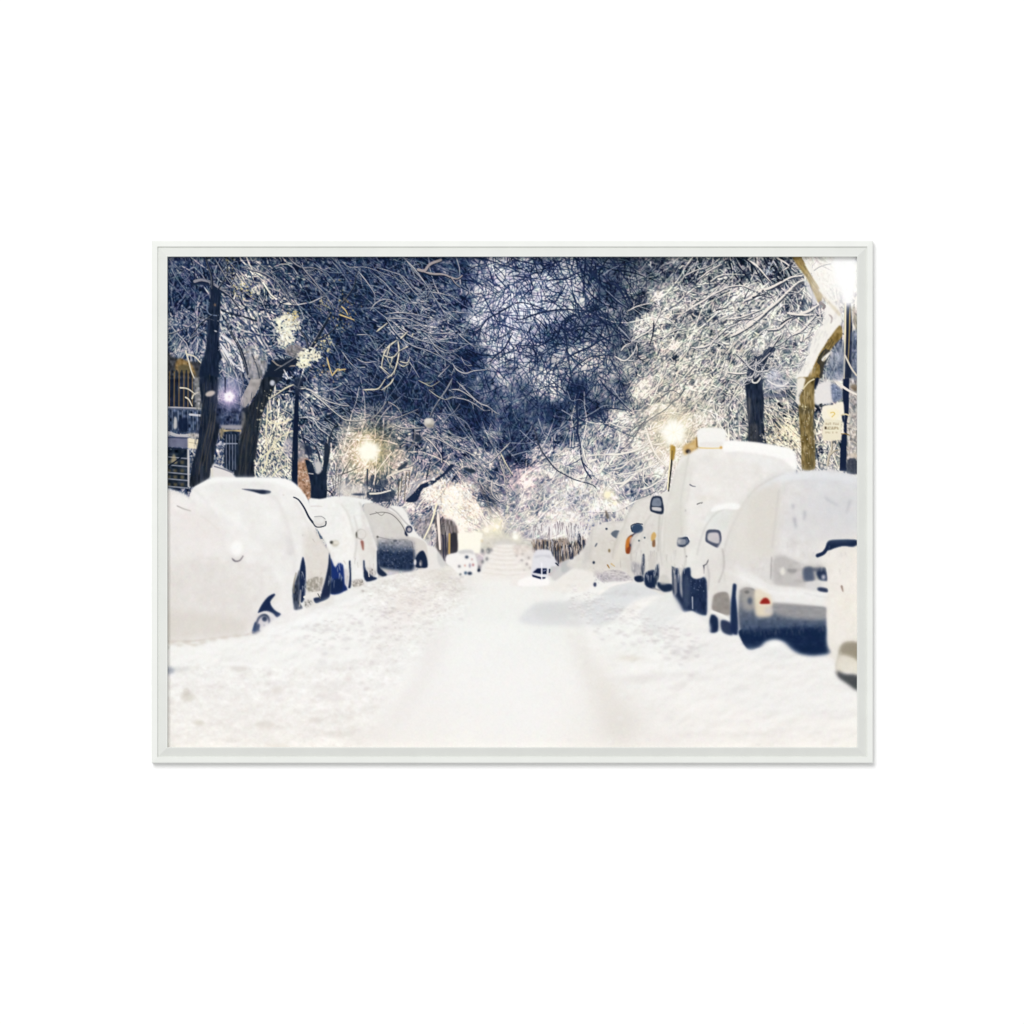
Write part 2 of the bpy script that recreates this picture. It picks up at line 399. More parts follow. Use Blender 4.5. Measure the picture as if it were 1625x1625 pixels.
T[:HT] = T[:HT] + CF * .16 * (noise(2.2) + noise(3.4))[:HT] * (1 - SF)
twigs(5200, 9, 26, 1.0, .95, jitter=22)
twigs(6500, 10, 40, .8, .9, skyonly=True, jitter=26)
twigs(2200, 40, 110, 1.1, .9, skyonly=True, jitter=16)
twigs(900, 50, 120, 1.25, 1.1, light_bias=.2, skyonly=False, jitter=12)
twigs(6000, 3, 8, 1.4, 1.1, skyonly=False, jitter=40)
T[:HT] = gblur(T[:HT], .45)
tt = T[:HT]
for s_, k_ in ((26, .8), (12, .8)): tt += (LF - gblur(tt, s_)) * (k_ - .35 * SF)
tt += .25 * (tt - gblur(tt, 3.0))
tt = LF + (tt - LF) * np.interp(LF, [48, 90], [.62, 1])
WR = (1 / (1 + np.exp(-(GX - 985 - .25 * (GY - 500)) / 22)))          # the lamp-lit wood on the right is neutral in hue
tt = tt + 8 * WR[:HT] * np.clip((tt - 60) / 80, 0, 1)
T[:HT] = np.clip(tt, 16, 253)
IMG = ramp(T)
RN = np.array([(18, 22, 34), (34, 38, 56), (56, 60, 76), (88, 90, 100), (132, 132, 136), (184, 183, 180), (224, 221, 214), (246, 243, 235), (254, 252, 248)], np.float32)
IMG = IMG + WR[..., None] * .5 * (np.stack([np.interp(T, RAMP_L, RN[:, i]) for i in range(3)], -1) - IMG)
IMG = IMG + np.stack([noise(5, seed=31), -.6 * noise(5, seed=31), noise(6, seed=32)], -1) * 3.0
IMG = np.clip(IMG, 8, 254).astype(np.float32)
TEXN = (noise(5, seed=3) + .7 * noise(2.5, seed=4)) * .3

# tints: violet sky light, cream lamp light
def tint(x, y, r, mul, k=1.0, ry=None):
    a = k * np.exp(-(((GX - x) / r) ** 2 + ((GY - y) / (ry or r)) ** 2))[..., None]
    IMG[:] = IMG * (1 - a + a * np.asarray(mul, np.float32))
tint(800, 500, 70, (.975, .99, 1.05), .9, 120); tint(880, 480, 80, (.98, 1.01, 1.05), .8, 90)
tint(1060, 600, 140, (1.0, .985, .95), .8)
tint(1200, 560, 130, (.99, 1.0, .985), .8)
tint(440, 450, 70, (1.03, 1.0, .93), .6)
tint(440, 700, 50, (1.04, 1.02, .92), .8, 80)
tint(1250, 690, 45, (1.05, 1.0, .88), .8)
tint(730, 800, 60, (1.04, 1.0, .95), .8)
tint(880, 800, 60, (1.0, .985, .97), .6)
tint(690, 730, 90, (1.04, .98, .97), .5)
tint(590, 720, 60, (1.05, 1.02, .93), .8)
tint(820, 745, 30, (1.12, .95, .98), .5)
tint(1350, 700, 40, (1.04, 1.0, .9), .6, 90)

def branch(p, w0, w1=None, dark=DARK, snow=(214, 210, 208), sk=.5, alpha=1.0, off=.35, blur=0):
    w1 = w0 * .5 if w1 is None else w1
    stroke(p, w0, dark, w1, alpha, blur)
    if snow is not None:
        q = np.asarray(pts_of(p), float); q = q - (0, off * (w0 + w1) / 2)
        stroke(list(map(tuple, q)), w0 * sk, snow, w1 * sk, alpha, blur)


KR = np.random.default_rng(77)
def kids(p, w, col, dark=None, n=None, ln=(7, 26), spread=(18, 60), tp=.75, a=.9, depth=1):
    """side twigs springing from a traced limb"""
    q = spline(np.asarray(pts_of(p), float))
    L = np.hypot(*np.diff(q, axis=0).T).sum()
    n = int(L / 12) if n is None else n
    for _ in range(n):
        i = KR.integers(0, max(1, len(q) - 2)); d = q[min(i + 2, len(q) - 1)] - q[i]; b = math.atan2(d[1], d[0])
        b += math.radians(KR.uniform(*spread)) * KR.choice((-1, 1)); x, y = q[i]; l = KR.uniform(*ln); c = KR.normal(0, .16)
        pp = [(x, y)]
        for k in range(4):
            x += math.cos(b) * l / 4; y += math.sin(b) * l / 4; b += c + KR.normal(0, .12); pp.append((x, y))
        ww = w * KR.uniform(.3, .62)
        if dark is not None: stroke([(u + .2, v + ww * .6 + .3) for u, v in pp], ww, dark, ww * .4, a * .8)
        stroke(pp, ww, tuple(np.clip(np.array(col) + KR.normal(0, 12), 20, 252)), ww * .3, a)
        if depth and KR.random() < .5: kids(pp, ww, col, dark, 2, (ln[0] * .5, ln[1] * .5), spread, tp, a, 0)

def clump(x, y, rx, ry, n, col, smin=1.2, smax=3.6, seed=0):
    r = np.random.default_rng(seed)
    for _ in range(int(n * 1.5)):
        a, q = r.uniform(0, 6.28), r.random() ** .6 * (1 + .25 * abs(r.normal()))
        k = 1 + r.normal(0, .07); sx = smin * .8 + (smax - smin) * r.random() ** 2.0
        ell(x + rx * q * math.cos(a), y + ry * q * math.sin(a), sx, sx * r.uniform(.35, .75),
            tuple(min(255, c * k) for c in col), .5, r.uniform(.55, 1), r.uniform(0, 3.14))
# ---- 2. traced limbs: centre of the street, dark against the sky
BN = (38, 50, 92); GREYS = (176, 178, 190)
for p, w in [('A3: 0,590 90,605 200,565 330,530 480,515 640,520 760,550 880,640 980,700 1060,760 1120,820', 2.6),
             ('A3: 0,455 110,450 220,480 300,510 330,530', 2.0), ('A3: 330,240 500,225 600,180 700,150 760,190 820,280', 2.4),
             ('A3: 0,200 150,215 330,240', 1.6), ('A3: 640,20 720,110 800,230 880,330 980,440 1080,500', 2.6),
             ('A3: 900,20 980,110 1060,220 1130,320 1190,400', 2.0), ('A3: 820,280 815,360 820,470', 1.8),
             ('A3: 0,50 130,70 260,90 420,60 560,100 660,130', 1.6), ('A3: 500,610 600,560 505,600 500,720 515,850 530,980 550,1110 560,1154', 2.6),
             ('A3: 515,720 600,680 720,665 820,640 920,650', 2.4), ('A3: 530,960 640,900 740,860 850,790 1010,745 1060,760', 2.8),
             ('A3: 560,1080 660,1000 760,950 900,940 960,950', 2.0), ('A3: 850,820 940,930', 1.6), ('A3: 650,530 700,640', 1.2),
             ('A3: 750,690 830,790 860,820', 1.6), ('A3: 0,840 100,850 250,850 380,800 500,760', 1.6), ('A3: 860,150 1000,110 1200,40', 1.6),
             ('A3: 330,1100 420,1060 510,1010', 1.3), ('A3: 910,960 960,1040 1010,1130', 1.8), ('A3: 520,440 620,460 700,600', 1.3),
             ('A3: 150,30 260,60 330,130 520,140', 1.3), ('A3: 1020,520 1010,700 1020,860', 1.8), ('A3: 760,20 880,130', 2.0),
             ('A3: 480,760 380,860 260,950 120,940', 1.3), ('A3: 700,400 880,560 980,650', 1.2), ('A3: 80,270 130,400 200,480', 1.2),
             ('A3: 1050,300 1100,420 1160,500', 2.4), ('A3: 950,230 1020,330 1090,480', 2.6), ('A3: 900,250 980,300 1060,420', 2.2),
             ('A2: 1624,730 1540,880 1440,970 1400,1050', 2.6), ('A2: 1624,700 1500,800', 1.0), ('A2: 1624,470 1500,540 1390,600 1330,680 1240,780', 2.6),
             ('A2: 1060,25 1260,20 1420,60 1540,100 1624,90', 2.2), ('A2: 1100,230 1200,160 1280,110 1380,85', 1.8), ('A2: 1440,100 1520,170 1560,230', 1.6),
             ('A2: 1624,990 1560,1000 1480,1030', 1.6), ('A2: 1330,680 1300,780 1250,850', 2.0), ('A2: 1624,900 1500,940', 1.4),
             ('B3: 560,0 590,90 610,180 610,330 620,400 615,500 640,600 645,700 665,800 700,880 745,940', 3.2),
             ('B3: 820,10 740,110 680,190', 1.4), ('B3: 820,10 900,110 980,180 1060,260 1120,310', 2.2), ('B3: 1000,0 1040,110 1070,190', 1.8),
             ('B3: 350,0 440,80 520,150 600,270', 1.4), ('B3: 480,0 380,50 250,110 100,170 0,180', 1.2), ('B3: 0,590 80,495', 1.0),
             ('B3: 680,380 760,340 860,290 960,285 1080,300', 2.6)]:
    stroke(p, w * 1.2, BN, w * .6, .95); kids(p, w, BN, ln=(8, 34))
for p, w in [('A3: 1000,680 1060,740 1120,810', 2.0), ('A3: 880,330 980,420 1080,495', 1.0), ('A3: 850,190 940,130 1000,105', 1.2),
             ('B3: 940,90 1010,190 1090,280', 1.2), ('B3: 680,360 760,320 850,262 900,255', 1.4), ('B3: 640,560 655,660 690,780', 1.2),
             ('B3: 585,220 600,150', 1.0), ('B3: 470,300 540,340 590,370', 1.8), ('B3: 520,120 560,210 640,200 720,275', 1.0),
             ('B3: 250,380 290,500 320,550', 1.4), ('B3: 80,490 200,600', 1.3), ('B3: 0,725 120,690 260,675', 1.6), ('B3: 0,605 120,610 220,590', 1.2),
             ('B3: 380,560 440,490 560,410', 1.4)]:
    stroke(p, w, GREYS, w * .7, .8)
# low sweeping dark boughs at the middle right
for p, w in [('B3: 190,430 230,530 270,660 330,750 410,850 500,905 580,945 680,975 760,1000 790,1030', 2.4),
             ('B3: 1530,190 1440,290 1300,380 1200,470 1110,600 1000,690', 1.6), ('B3: 1620,100 1560,180', 1.6), ('B3: 1280,350 1180,480 1080,580', 1.4),
             ('B3: 1410,130 1500,115 1570,150', 1.4), ('B3: 1400,470 1370,600 1330,680', 1.0), ('B3: 1160,1140 1240,1110 1350,1060', 1.6),
             ('B3: 1250,410 1130,480 1080,560', 1.2)]:
    stroke(p, w * 1.2, (62, 68, 94), w * .6, .9); kids(p, w, (110, 110, 124), ln=(5, 16))
stroke('B3: 330,735 420,835 510,890 590,930 690,962 770,985', 1.6, (225, 221, 214), .9, .6)
for p, w in [('B3: 660,640 690,760 740,850 790,920', 3.0), ('B3: 880,720 1000,715 1150,680 1260,640 1420,610', 4.0), ('B3: 950,990 1060,975 1180,880 1290,830 1420,770', 4.6),
             ('B3: 990,905 1100,890 1200,860', 2.2), ('B3: 1200,1040 1290,1020 1380,960 1440,935', 3.0), ('B3: 1250,460 1290,590 1350,720 1450,830', 4.2),
             ('B3: 900,410 990,450 1110,470', 2.2), ('B3: 1240,830 1230,950 1280,1010', 2.4), ('B3: 1210,510 1270,500', 4), ('B3: 1010,1020 1100,960', 3),
             ('B3: 700,730 800,720 900,715', 2.2), ('B3: 940,860 1040,830 1140,740', 2.4), ('B3: 820,880 880,800', 5), ('B3: 730,780 790,760', 6)]:
    stroke(p, w * 1.0, (150, 146, 150), w * .6, .5)
    q = [(x, y - .5) for x, y in tile(p)]
    kids(q, w, (246, 241, 232), (150, 146, 154), ln=(6, 20)); stroke(q, w * .85, (248, 243, 232), w * .4, .95)

# ---- left canopy
for p, w in [('A2: 590,25 690,120 790,250 870,370 960,510 1000,590', 2.2), ('A2: 560,180 640,280 720,370 830,470', 1.8),
             ('A2: 180,160 260,260 330,370 330,430', 2.2), ('A2: 290,530 340,460 430,420 520,450 600,530', 2.0), ('A2: 380,470 480,500 620,540', 1.6),
             ('A2: 430,560 560,545 700,560 820,590 990,620', 2.0), ('A2: 440,600 540,600 660,610 800,690 900,740', 2.0),
             ('A2: 440,600 520,720 600,800 700,860 850,910 1000,990 1060,1030', 2.2), ('A2: 480,610 600,720 720,790 880,840 1000,900 1100,890 1210,840', 2.0),
             ('A2: 680,690 800,720 900,800 1000,870', 1.8), ('A2: 700,620 830,680 960,690', 1.6), ('A2: 760,700 860,740 1000,740 1100,760 1210,740', 1.6),
             ('A2: 1110,740 1190,810 1260,860 1330,850', 1.8), ('A2: 820,750 900,860 990,920 1120,900', 1.8), ('A2: 840,350 960,370 1120,410', 1.8),
             ('A2: 1050,530 1130,545 1230,550', 1.6), ('A2: 1020,550 1110,620', 1.6), ('A2: 600,20 700,150 820,290 900,420', 1.4),
             ('A2: 320,180 420,260 500,350 640,450 760,460 900,490', 1.5), ('A2: 20,60 100,120 250,120 420,180 560,240 640,350', 1.3),
             ('A2: 160,970 240,1010 380,1000', 1.8), ('A2: 20,900 110,1020 240,1130', 1.6), ('A2: 340,120 480,160 600,210 700,310 800,410', 1.3),
             ('A2: 640,980 700,1070 750,1154', 1.8), ('A2: 1060,1020 1100,1080 1180,1115 1260,1090 1380,1075 1430,1000', 2.4),
             ('A2: 930,1140 1030,1040', 1.6), ('A2: 1140,960 1180,1030 1240,1040', 1.4), ('A2: 380,1050 470,1150', 2), ('A2: 560,800 700,1000 740,900', 1.0),
             ('A2: 170,750 280,755 360,790', 1.3), ('A2: 350,900 430,820', 1.2), ('A2: 650,560 760,620 900,640', 1.2), ('A2: 870,860 960,960 1030,1000', 1.6)]:
    kids(p, w * .9, (184, 182, 186), (40, 52, 92), ln=(6, 22)); branch(p, w * 1.1, w * .35, (40, 54, 96), (200, 196, 196), .75, 1, .5)
# the thick pale fork at the top
for p, w, w1 in [('A2: 740,140 800,150 850,90 950,50', 4.4, 4), ('A2: 790,160 880,180 980,185 1050,215 1110,225 1150,195', 3.6, 1.8), ('A2: 1040,200 1090,270 1130,300', 1.8, 1)]:
    stroke([(x, y + 1.6) for x, y in tile(p)], w, NAVY, w1); stroke(p, w, (178, 166, 166), w1, .95); 
# lamp-lit cream tangle
for p, w in [('A2: 540,800 460,860 420,930 400,1020 400,1060', 3.4), ('A2: 550,800 560,900 545,1000 510,1100 450,1154', 3.4), ('A2: 410,940 500,960 560,900', 3),
             ('A2: 480,830 450,960 500,1060', 2), ('A2: 580,780 640,720', 3), ('A2: 640,860 560,900', 2), ('A2: 570,1000 640,1010 660,960', 2.4),
             ('A2: 390,1050 470,1120', 2.4), ('A2: 350,720 400,680 450,640', 3), ('B2: 510,0 480,50 400,110', 3), ('B2: 220,110 300,105 370,95 430,10', 3),
             ('A2: 500,960 470,1060', 1.8), ('A2: 690,740 680,770', 2.4), ('A2: 560,1020 600,1045 650,1020', 2.2)]:
    stroke([(x + .5, y + 1) for x, y in tile(p)], w, (52, 56, 84), w * .6, .7); kids(p, w * .8, (216, 208, 186), (50, 56, 84), ln=(4, 12)); stroke(p, w * .75, (228, 220, 198), w * .35)

# middle left, lower boughs
for p, w, c in [('B2: 1060,0 1000,110 930,210 880,290 850,360', 3.2, (150, 150, 160)), ('B2: 1100,30 1180,110 1240,170 1310,230 1380,260 1430,300 1500,340', 2.2, (190, 186, 188)),
             ('B2: 1030,110 1120,110 1240,180 1320,240 1400,270 1470,330', 2.0, (200, 196, 194)), ('B2: 840,110 920,170 1000,200 1060,175', 2.0, (190, 186, 176)),
             ('B2: 1060,180 1180,200 1280,250 1350,300 1410,300', 2.0, (190, 186, 188)), ('B2: 740,20 800,50 860,75 940,30', 2.0, (196, 190, 170)),
             ('B2: 920,330 1020,340 1120,370 1200,430 1240,510 1280,600', 1.6, (160, 160, 174)), ('B2: 950,460 1010,370 1080,310 1130,240', 1.6, (160, 160, 172)),
             ('B2: 500,430 600,465 720,465 800,460', 2.4, (206, 200, 194)), ('B2: 460,220 540,270 580,330', 1.8, (190, 180, 178)),
             ('B2: 880,480 960,570 1080,650 1200,690 1290,760 1360,840 1440,930', 2.0, (206, 200, 196)), ('B2: 800,550 870,610 950,720 960,790', 2.6, (222, 212, 206)),
             ('B2: 820,550 900,560 1000,610 1100,680', 2.0, (214, 206, 202)), ('B2: 1420,430 1400,520 1440,630', 1.4, (180, 176, 180)),
             ('B2: 1600,600 1500,700 1420,780 1350,800', 2.0, (214, 208, 200)), ('B2: 1510,700 1560,800 1620,900', 3.0, (220, 212, 190)),
             ('B2: 1430,950 1430,1080 1500,1154', 3.0, (214, 206, 200)), ('B2: 0,350 60,390 160,400 240,390', 2.4, (196, 192, 188)),
             ('B2: 1500,780 1540,900 1560,1050 1600,1154', 2.4, (206, 198, 190)), ('B2: 960,560 1100,550 1200,580', 1.6, (200, 196, 190)),
             ('B2: 30,40 140,130', 1.4, (150, 152, 166)), ('B2: 220,0 320,80', 1.4, (150, 152, 166)), ('B2: 150,190 280,260 370,310', 1.2, (130, 134, 152)),
             ('B2: 300,390 380,310 440,220', 1.6, (180, 176, 176)), ('B2: 480,390 620,340 740,290', 1.6, (180, 176, 174)),
             ('A1: 1624,1100 1500,1000', 1, (150, 150, 160)), ('B2: 0,200 60,190', 3, (170, 166, 170)), ('B2: 0,250 90,260', 3, (180, 178, 180)),
             ('B1: 1250,90 1340,110 1440,180 1520,220 1624,250', 3.4, (206, 202, 198)), ('B1: 1350,130 1450,210 1540,290 1624,360', 3.0, (210, 206, 200)),
             ('B1: 1240,370 1360,370 1420,460 1500,520 1560,570', 2.8, (206, 204, 204)), ('B1: 1260,540 1350,590 1440,680 1500,800', 2.2, (180, 184, 196)),
             ('B1: 1230,120 1340,230 1400,330', 1.8, (180, 182, 190)), ('B1: 1240,210 1300,300 1330,360', 1.6, (170, 174, 186)),
             ('B1: 1290,430 1360,520 1430,600', 1.8, (190, 190, 198)), ('B1: 1380,380 1460,440 1580,500 1624,540', 1.8, (190, 190, 196)),
             ('B1: 1180,60 1250,100 1300,90', 3, (210, 206, 196)), ('B1: 1624,70 1540,110 1440,130', 1.8, (180, 180, 186)),
             ('B1: 1500,420 1560,520 1620,600', 1.6, (190, 188, 192)), ('B1: 1070,290 1150,330 1190,380', 2.0, (206, 202, 190)),
             ('B1: 1190,60 1120,90 1030,150 970,190', 3.2, (222, 214, 190))]:
    stroke([(x + .3, y + w * .5) for x, y in tile(p)], w, (44, 54, 90), w * .5, .8); kids(p, w * .9, c, (48, 58, 94), ln=(5, 18)); stroke(p, w * .8, c, w * .35)
stroke('B2: 930,220 900,280 860,360', 1.6, (70, 76, 104))
# snowball on a bough, dark limbs
ell(681, 671, 8.5, 8, (196, 190, 184), .9); ell(683, 676, 7, 3, (150, 140, 136), 1.2, .7); ell(679, 668, 5, 4, (222, 216, 208), 1)
poly('B2: 620,1150 700,1070 740,1020 770,990 830,970 960,900 1040,805 1075,810 1060,840 960,930 850,1010 790,1030 760,1080 720,1154', (38, 50, 88), .5)
stroke('B2: 600,1150 690,1050 760,965 870,930 950,880', 5, (168, 166, 176), 2, .9)
stroke('B2: 815,950 835,860 860,760', 2.6, (58, 66, 96), 1.2)
stroke('B2: 710,490 700,590 650,680', 3, (130, 126, 132), 1.5, .7)
poly('B2: 540,850 600,800 640,780 640,810 580,860', (48, 58, 90), .8)
poly('B2: 1170,840 1250,850 1280,870 1240,890 1180,860', (52, 62, 84), .8)
poly('B2: 715,520 760,540 770,570 730,600', (52, 60, 86), .8)
for p in ['B2: 560,960 550,1154', 'B2: 630,880 620,1000 610,1154', 'B2: 590,900 575,1100', 'B2: 660,880 650,1020']:
    stroke(p, 1.8, (104, 92, 92), 1.2, .85)
stroke('B2: 450,920 540,880 640,850 680,860', 3.4, (226, 220, 206), 2)
for p in ['B2: 20,920 60,840 110,760', 'B2: 30,900 130,860 200,830', 'B2: 0,1154 10,1000 20,930']: stroke(p, 2.0, (60, 66, 90), 1)

# ---- left side: houses, trunks
poly('B1: 0,0 320,0 320,280 0,280', (48, 52, 78), 1, smooth=False, tex=10)
poly('A1: 0,900 60,960 130,970 200,1000 320,1000 320,1154 0,1154', (70, 68, 78), 1.5, smooth=False, tex=16, texs=(3, 4))
poly('A1: 90,1000 130,970 220,1010 260,1070 280,1154 250,1110 170,1080 90,1090', (178, 142, 88), 1.5, .8, tex=20, texs=(3, 3))
poly('A1: 110,1040 200,1030 230,1080 200,1110 120,1090', (112, 98, 76), 1.2, .9)
for x in (30, 75, 120, 165, 205, 245): stroke([(264 + x / S1, 590), (264 + (x - 3) / S1, 646)], 1.6, (150, 122, 84), 1.6, .8)
for x in (10, 52, 98, 145, 187, 228): stroke([(264 + x / S1, 588), (264 + x / S1, 645)], 2.0, (28, 36, 66), 2, .8)
for y, c in ((272, (190, 188, 194)), (282, (120, 124, 146))): stroke([(265, 600 + y / S1), (318, 600 + (y + 12) / S1)], 2.4, c)
for p in ['B1: 130,90 200,100 270,150', 'A1: 180,900 210,1000 230,1080 260,1154', 'A1: 190,930 260,950 320,1010', 'B1: 180,180 210,200 240,260', 'B1: 240,190 260,150 310,130']:
    stroke(p, 2.4, (222, 214, 196), 1.6)
poly('B1: 255,0 320,0 330,120 320,330 270,300 265,200', (176, 172, 168), 2, .75, tex=30, texs=(3, 3))
poly('B1: 0,290 330,300 330,520 0,500', (62, 74, 106), 1.2, smooth=False, tex=26, texs=(3, 5))
for x in (20, 55, 110, 150, 200, 250, 290): stroke([(264 + x / S1, 652), (264 + (x + 2) / S1, 682)], 1.4, (150, 156, 176), 1.2, .7)
poly('B1: 75,360 95,370 105,450 80,480 65,460', (196, 194, 194), 1); poly('B1: 110,400 190,370 200,480 120,490', (26, 38, 76), 1.5, .9)
stroke('B1: 220,340 320,350', 3.4, (200, 200, 208)); stroke('B1: 15,510 120,540 210,535', 5, (190, 188, 192), 5)
poly('B1: 0,540 205,555 200,655 0,640', (120, 120, 146), .8, smooth=False, tex=6)
stroke('B1: 0,556 205,560', 1.6, (60, 70, 108)); stroke('B1: 0,650 200,668', 2.5, (44, 52, 84))
poly('B1: 200,560 305,570 290,665 200,655', (236, 224, 198), .8, smooth=False); stroke('B1: 215,600 300,615', 1.2, (196, 184, 160))
poly('B1: 205,515 305,520 300,560 215,555', (190, 184, 178), 1.2, .9, tex=20, texs=(3, 3))
poly('B1: 0,665 200,665 205,1030 0,1030', (40, 48, 72), .8, smooth=False, tex=14, texs=(5, 5))
for x in (25, 85, 150): 
    for y in (770, 850, 910, 980): poly([(264 + (x - 20) / S1, 600 + y / S1), (264 + (x + 16) / S1, 600 + y / S1), (264 + (x + 14) / S1, 600 + (y + 34) / S1), (264 + (x - 18) / S1, 600 + (y + 34) / S1)], (160, 136, 92), 1.2, .55, smooth=False)
for y in (735, 810, 880, 940, 1010): stroke([(265, 600 + y / S1), (264 + 205 / S1, 600 + (y + 18) / S1)], 2.0, (150, 152, 166), 2.0, .9)
poly('B1: 40,790 70,705 100,790', (186, 170, 140), 1.2, .8)
stroke('B1: 10,830 110,760 200,680', 2.4, (24, 34, 66)); poly('B1: 195,660 215,660 218,1020 200,1020', (206, 202, 202), .6, smooth=False)
# first trunk
TR = (34, 44, 76)
poly('A1: 410,300 500,310 500,600 490,740 500,900 520,960 490,1010 480,1154 315,1154 330,1000 350,960 370,860 385,700 385,560 410,420', TR, .8, tex=5, texs=(3, 10))
poly('B1: 315,0 480,0 480,200 510,330 490,500 450,720 440,860 400,930 310,1000 250,1020 215,1010 240,820 290,640 310,480 330,250', (36, 45, 74), .8, tex=10, texs=(3, 16), col2=(52, 54, 72))
for p in ['B1: 420,230 400,420 350,620 300,900', 'B1: 470,240 440,480 390,700 370,880', 'B1: 440,330 390,600 340,820']: stroke(p, 2.2, (104, 92, 86), 1.2, .7, .6)
for p in ['B1: 350,300 330,500 290,720 250,900', 'B1: 400,200 390,340']: stroke(p, 5, (28, 38, 72), 5, .6, 1)
br_ = np.random.default_rng(91)
def bark(top, bot, wt, wb, n, cols_, ln=(8, 26)):
    for _ in range(n):
        t = br_.random(); c_ = np.array(top) * (1 - t) + np.array(bot) * t; w_ = wt * (1 - t) + wb * t; u = br_.uniform(-.46, .46) * w_; l = br_.uniform(*ln)
        d_ = (np.array(bot) - np.array(top)); d_ = d_ / np.hypot(*d_); a_ = c_ + (u, 0); b_ = a_ + d_ * l
        stroke([tuple(a_), tuple((a_ + b_) / 2 + br_.normal(0, .6, 2)), tuple(b_)], br_.uniform(.8, 1.9), cols_[br_.integers(0, len(cols_))], .5, .5, .2)
bark((341, 460), (335, 575), 16, 24, 70, [(52, 62, 96), (24, 32, 60), (66, 72, 98)]); bark((334, 590), (316, 750), 26, 34, 150, [(66, 66, 84), (28, 36, 62), (92, 84, 84), (50, 56, 82)])
ell(264 + 410 / S1, 600 + 145 / S1, 8, 4.2, (196, 186, 178), 1, rot=-.3)
stroke('A1: 240,275 330,255 420,280 480,320 560,370', 5, (36, 46, 80), 4); stroke('A1: 265,250 330,235 420,260 480,300 560,350', 4.6, (150, 147, 158), 3.4); stroke('A1: 540,340 640,440 700,540 770,600', 3.4, (156, 152, 160), 2); kids('A1: 265,250 330,235 420,260 480,300 560,350 640,440 700,540', 3, (150, 146, 156), (36, 46, 80), ln=(6, 24))
stroke('A1: 240,290 300,270 400,290', 2.4, (40, 52, 86)); stroke('A1: 510,345 600,400 690,520', 1.8, (46, 54, 84)); stroke('A1: 520,520 600,555 720,580 840,620', 3, (44, 52, 80))
stroke('A1: 385,440 380,520 410,560 470,570', 1.6, (120, 132, 160)); tell('A1', 455, 470, 8, 14, (170, 130, 100), 1)
# second trunk, snow in the fork
poly('A1: 780,1154 800,1000 830,930 760,840 740,900 740,1154', (150, 148, 156), 1.5, .7, tex=24, texs=(3, 6), rough=.6)
for p, w in (('A1: 510,750 580,800 640,880 690,970', 4.5), ('A1: 505,830 560,920 610,1000 690,1070 720,1090', 5), ('A1: 640,880 690,980 715,1080', 4)):
    stroke(p, w, (230, 228, 230), w * .5); kids(p, 3, (216, 214, 220), (60, 70, 104), ln=(4, 10))
clump(372, 566, 7, 12, 20, (84, 94, 124), .8, 2, 100)
poly('B1: 720,280 700,200 740,110 770,60 790,0 890,0 860,100 800,200', (166, 160, 160), 1.0, tex=9, rough=.3)
poly('A1: 760,1154 780,1080 770,1000 800,950 850,980 940,1010 890,1154', (150, 146, 152), 1.6, .85, tex=22, texs=(3, 8), rough=.5)
stroke('A1: 800,930 850,1060 870,1154', 2, (80, 82, 100), 2, .8)
poly('A1: 930,1100 1000,1000 1100,980 1200,960 1240,1000 1150,1060 1080,1154 900,1154', (34, 42, 70), 1.2)
poly('B1: 905,0 1090,0 1020,60 980,160 930,260 880,380 860,520 840,700 815,840 820,930 640,930 650,800 680,600 710,450 700,300 780,250 860,120', (44, 48, 68), .8, tex=9, texs=(3, 12))
bark((412, 620), (391, 740), 26, 28, 150, [(64, 62, 76), (30, 36, 58), (88, 80, 80), (48, 54, 78)])
for p in ['B1: 740,480 700,700 680,900', 'B1: 780,430 750,640 740,900', 'B1: 720,330 740,420 700,560']: stroke(p, 3.2, (92, 84, 84), 2, .6, .8)
poly('B1: 700,310 735,330 730,420 700,500 680,620 660,700 690,450', (150, 140, 134), 1.2, .8)
stroke('A1: 990,990 1060,1040 1200,1040', 2.4, (150, 140, 136)); stroke('A1: 1300,900 1200,830 1100,800', 2, (120, 116, 124), 1, .6)
poly('A1: 1120,860 1200,840 1290,880 1310,920 1200,960 1120,930', (140, 132, 134), 1.8, .8, tex=22, texs=(3, 4), rough=.6)
stroke('A1: 1090,1060 1140,1154', 2, (210, 206, 206)); ell(264 + 990 / S1, 600 + 45 / S1, 4, 4.5, (200, 202, 210), 1)
ell(264 + 640 / S1, 600 + 940 / S1, 1.6, 5, (50, 56, 84), .6)
# limbs running up from the trunks
for p, w, w1 in (('A1: 1020,1100 1180,1000 1330,900 1400,800 1470,680 1540,560', 8, 3), ('A1: 760,1120 730,1000 680,860 600,720 560,600', 6, 2.4), ('A1: 1330,900 1300,780 1200,640 1130,520', 4, 1.6),
                 ('A1: 1400,800 1520,740 1624,640', 3, 1.4), ('A2: 0,480 60,420 140,300 160,180', 3.4, 1.4), ('A1: 430,330 420,200 380,80 370,10', 5, 2.4), ('A1: 480,330 560,200 570,60', 3.4, 1.6), ('A1: 440,560 330,640 250,740', 3, 1.2)):
    stroke(p, w, (34, 42, 70), w1, .95, .3); kids(p, w * .5, (60, 66, 92), ln=(8, 24), a=.7)
    q = [(x - .2 * w, y - .34 * w) for x, y in tile(p)]; stroke(q, w * .3, (150, 146, 152), w1 * .25, .7, .3)
for p in ('B1: 1510,620 1540,520 1580,430', 'B1: 1330,700 1290,600 1260,500', 'B1: 1440,800 1420,700 1380,620'): stroke(p, 4, (38, 48, 80), 1.6, .9, .3)
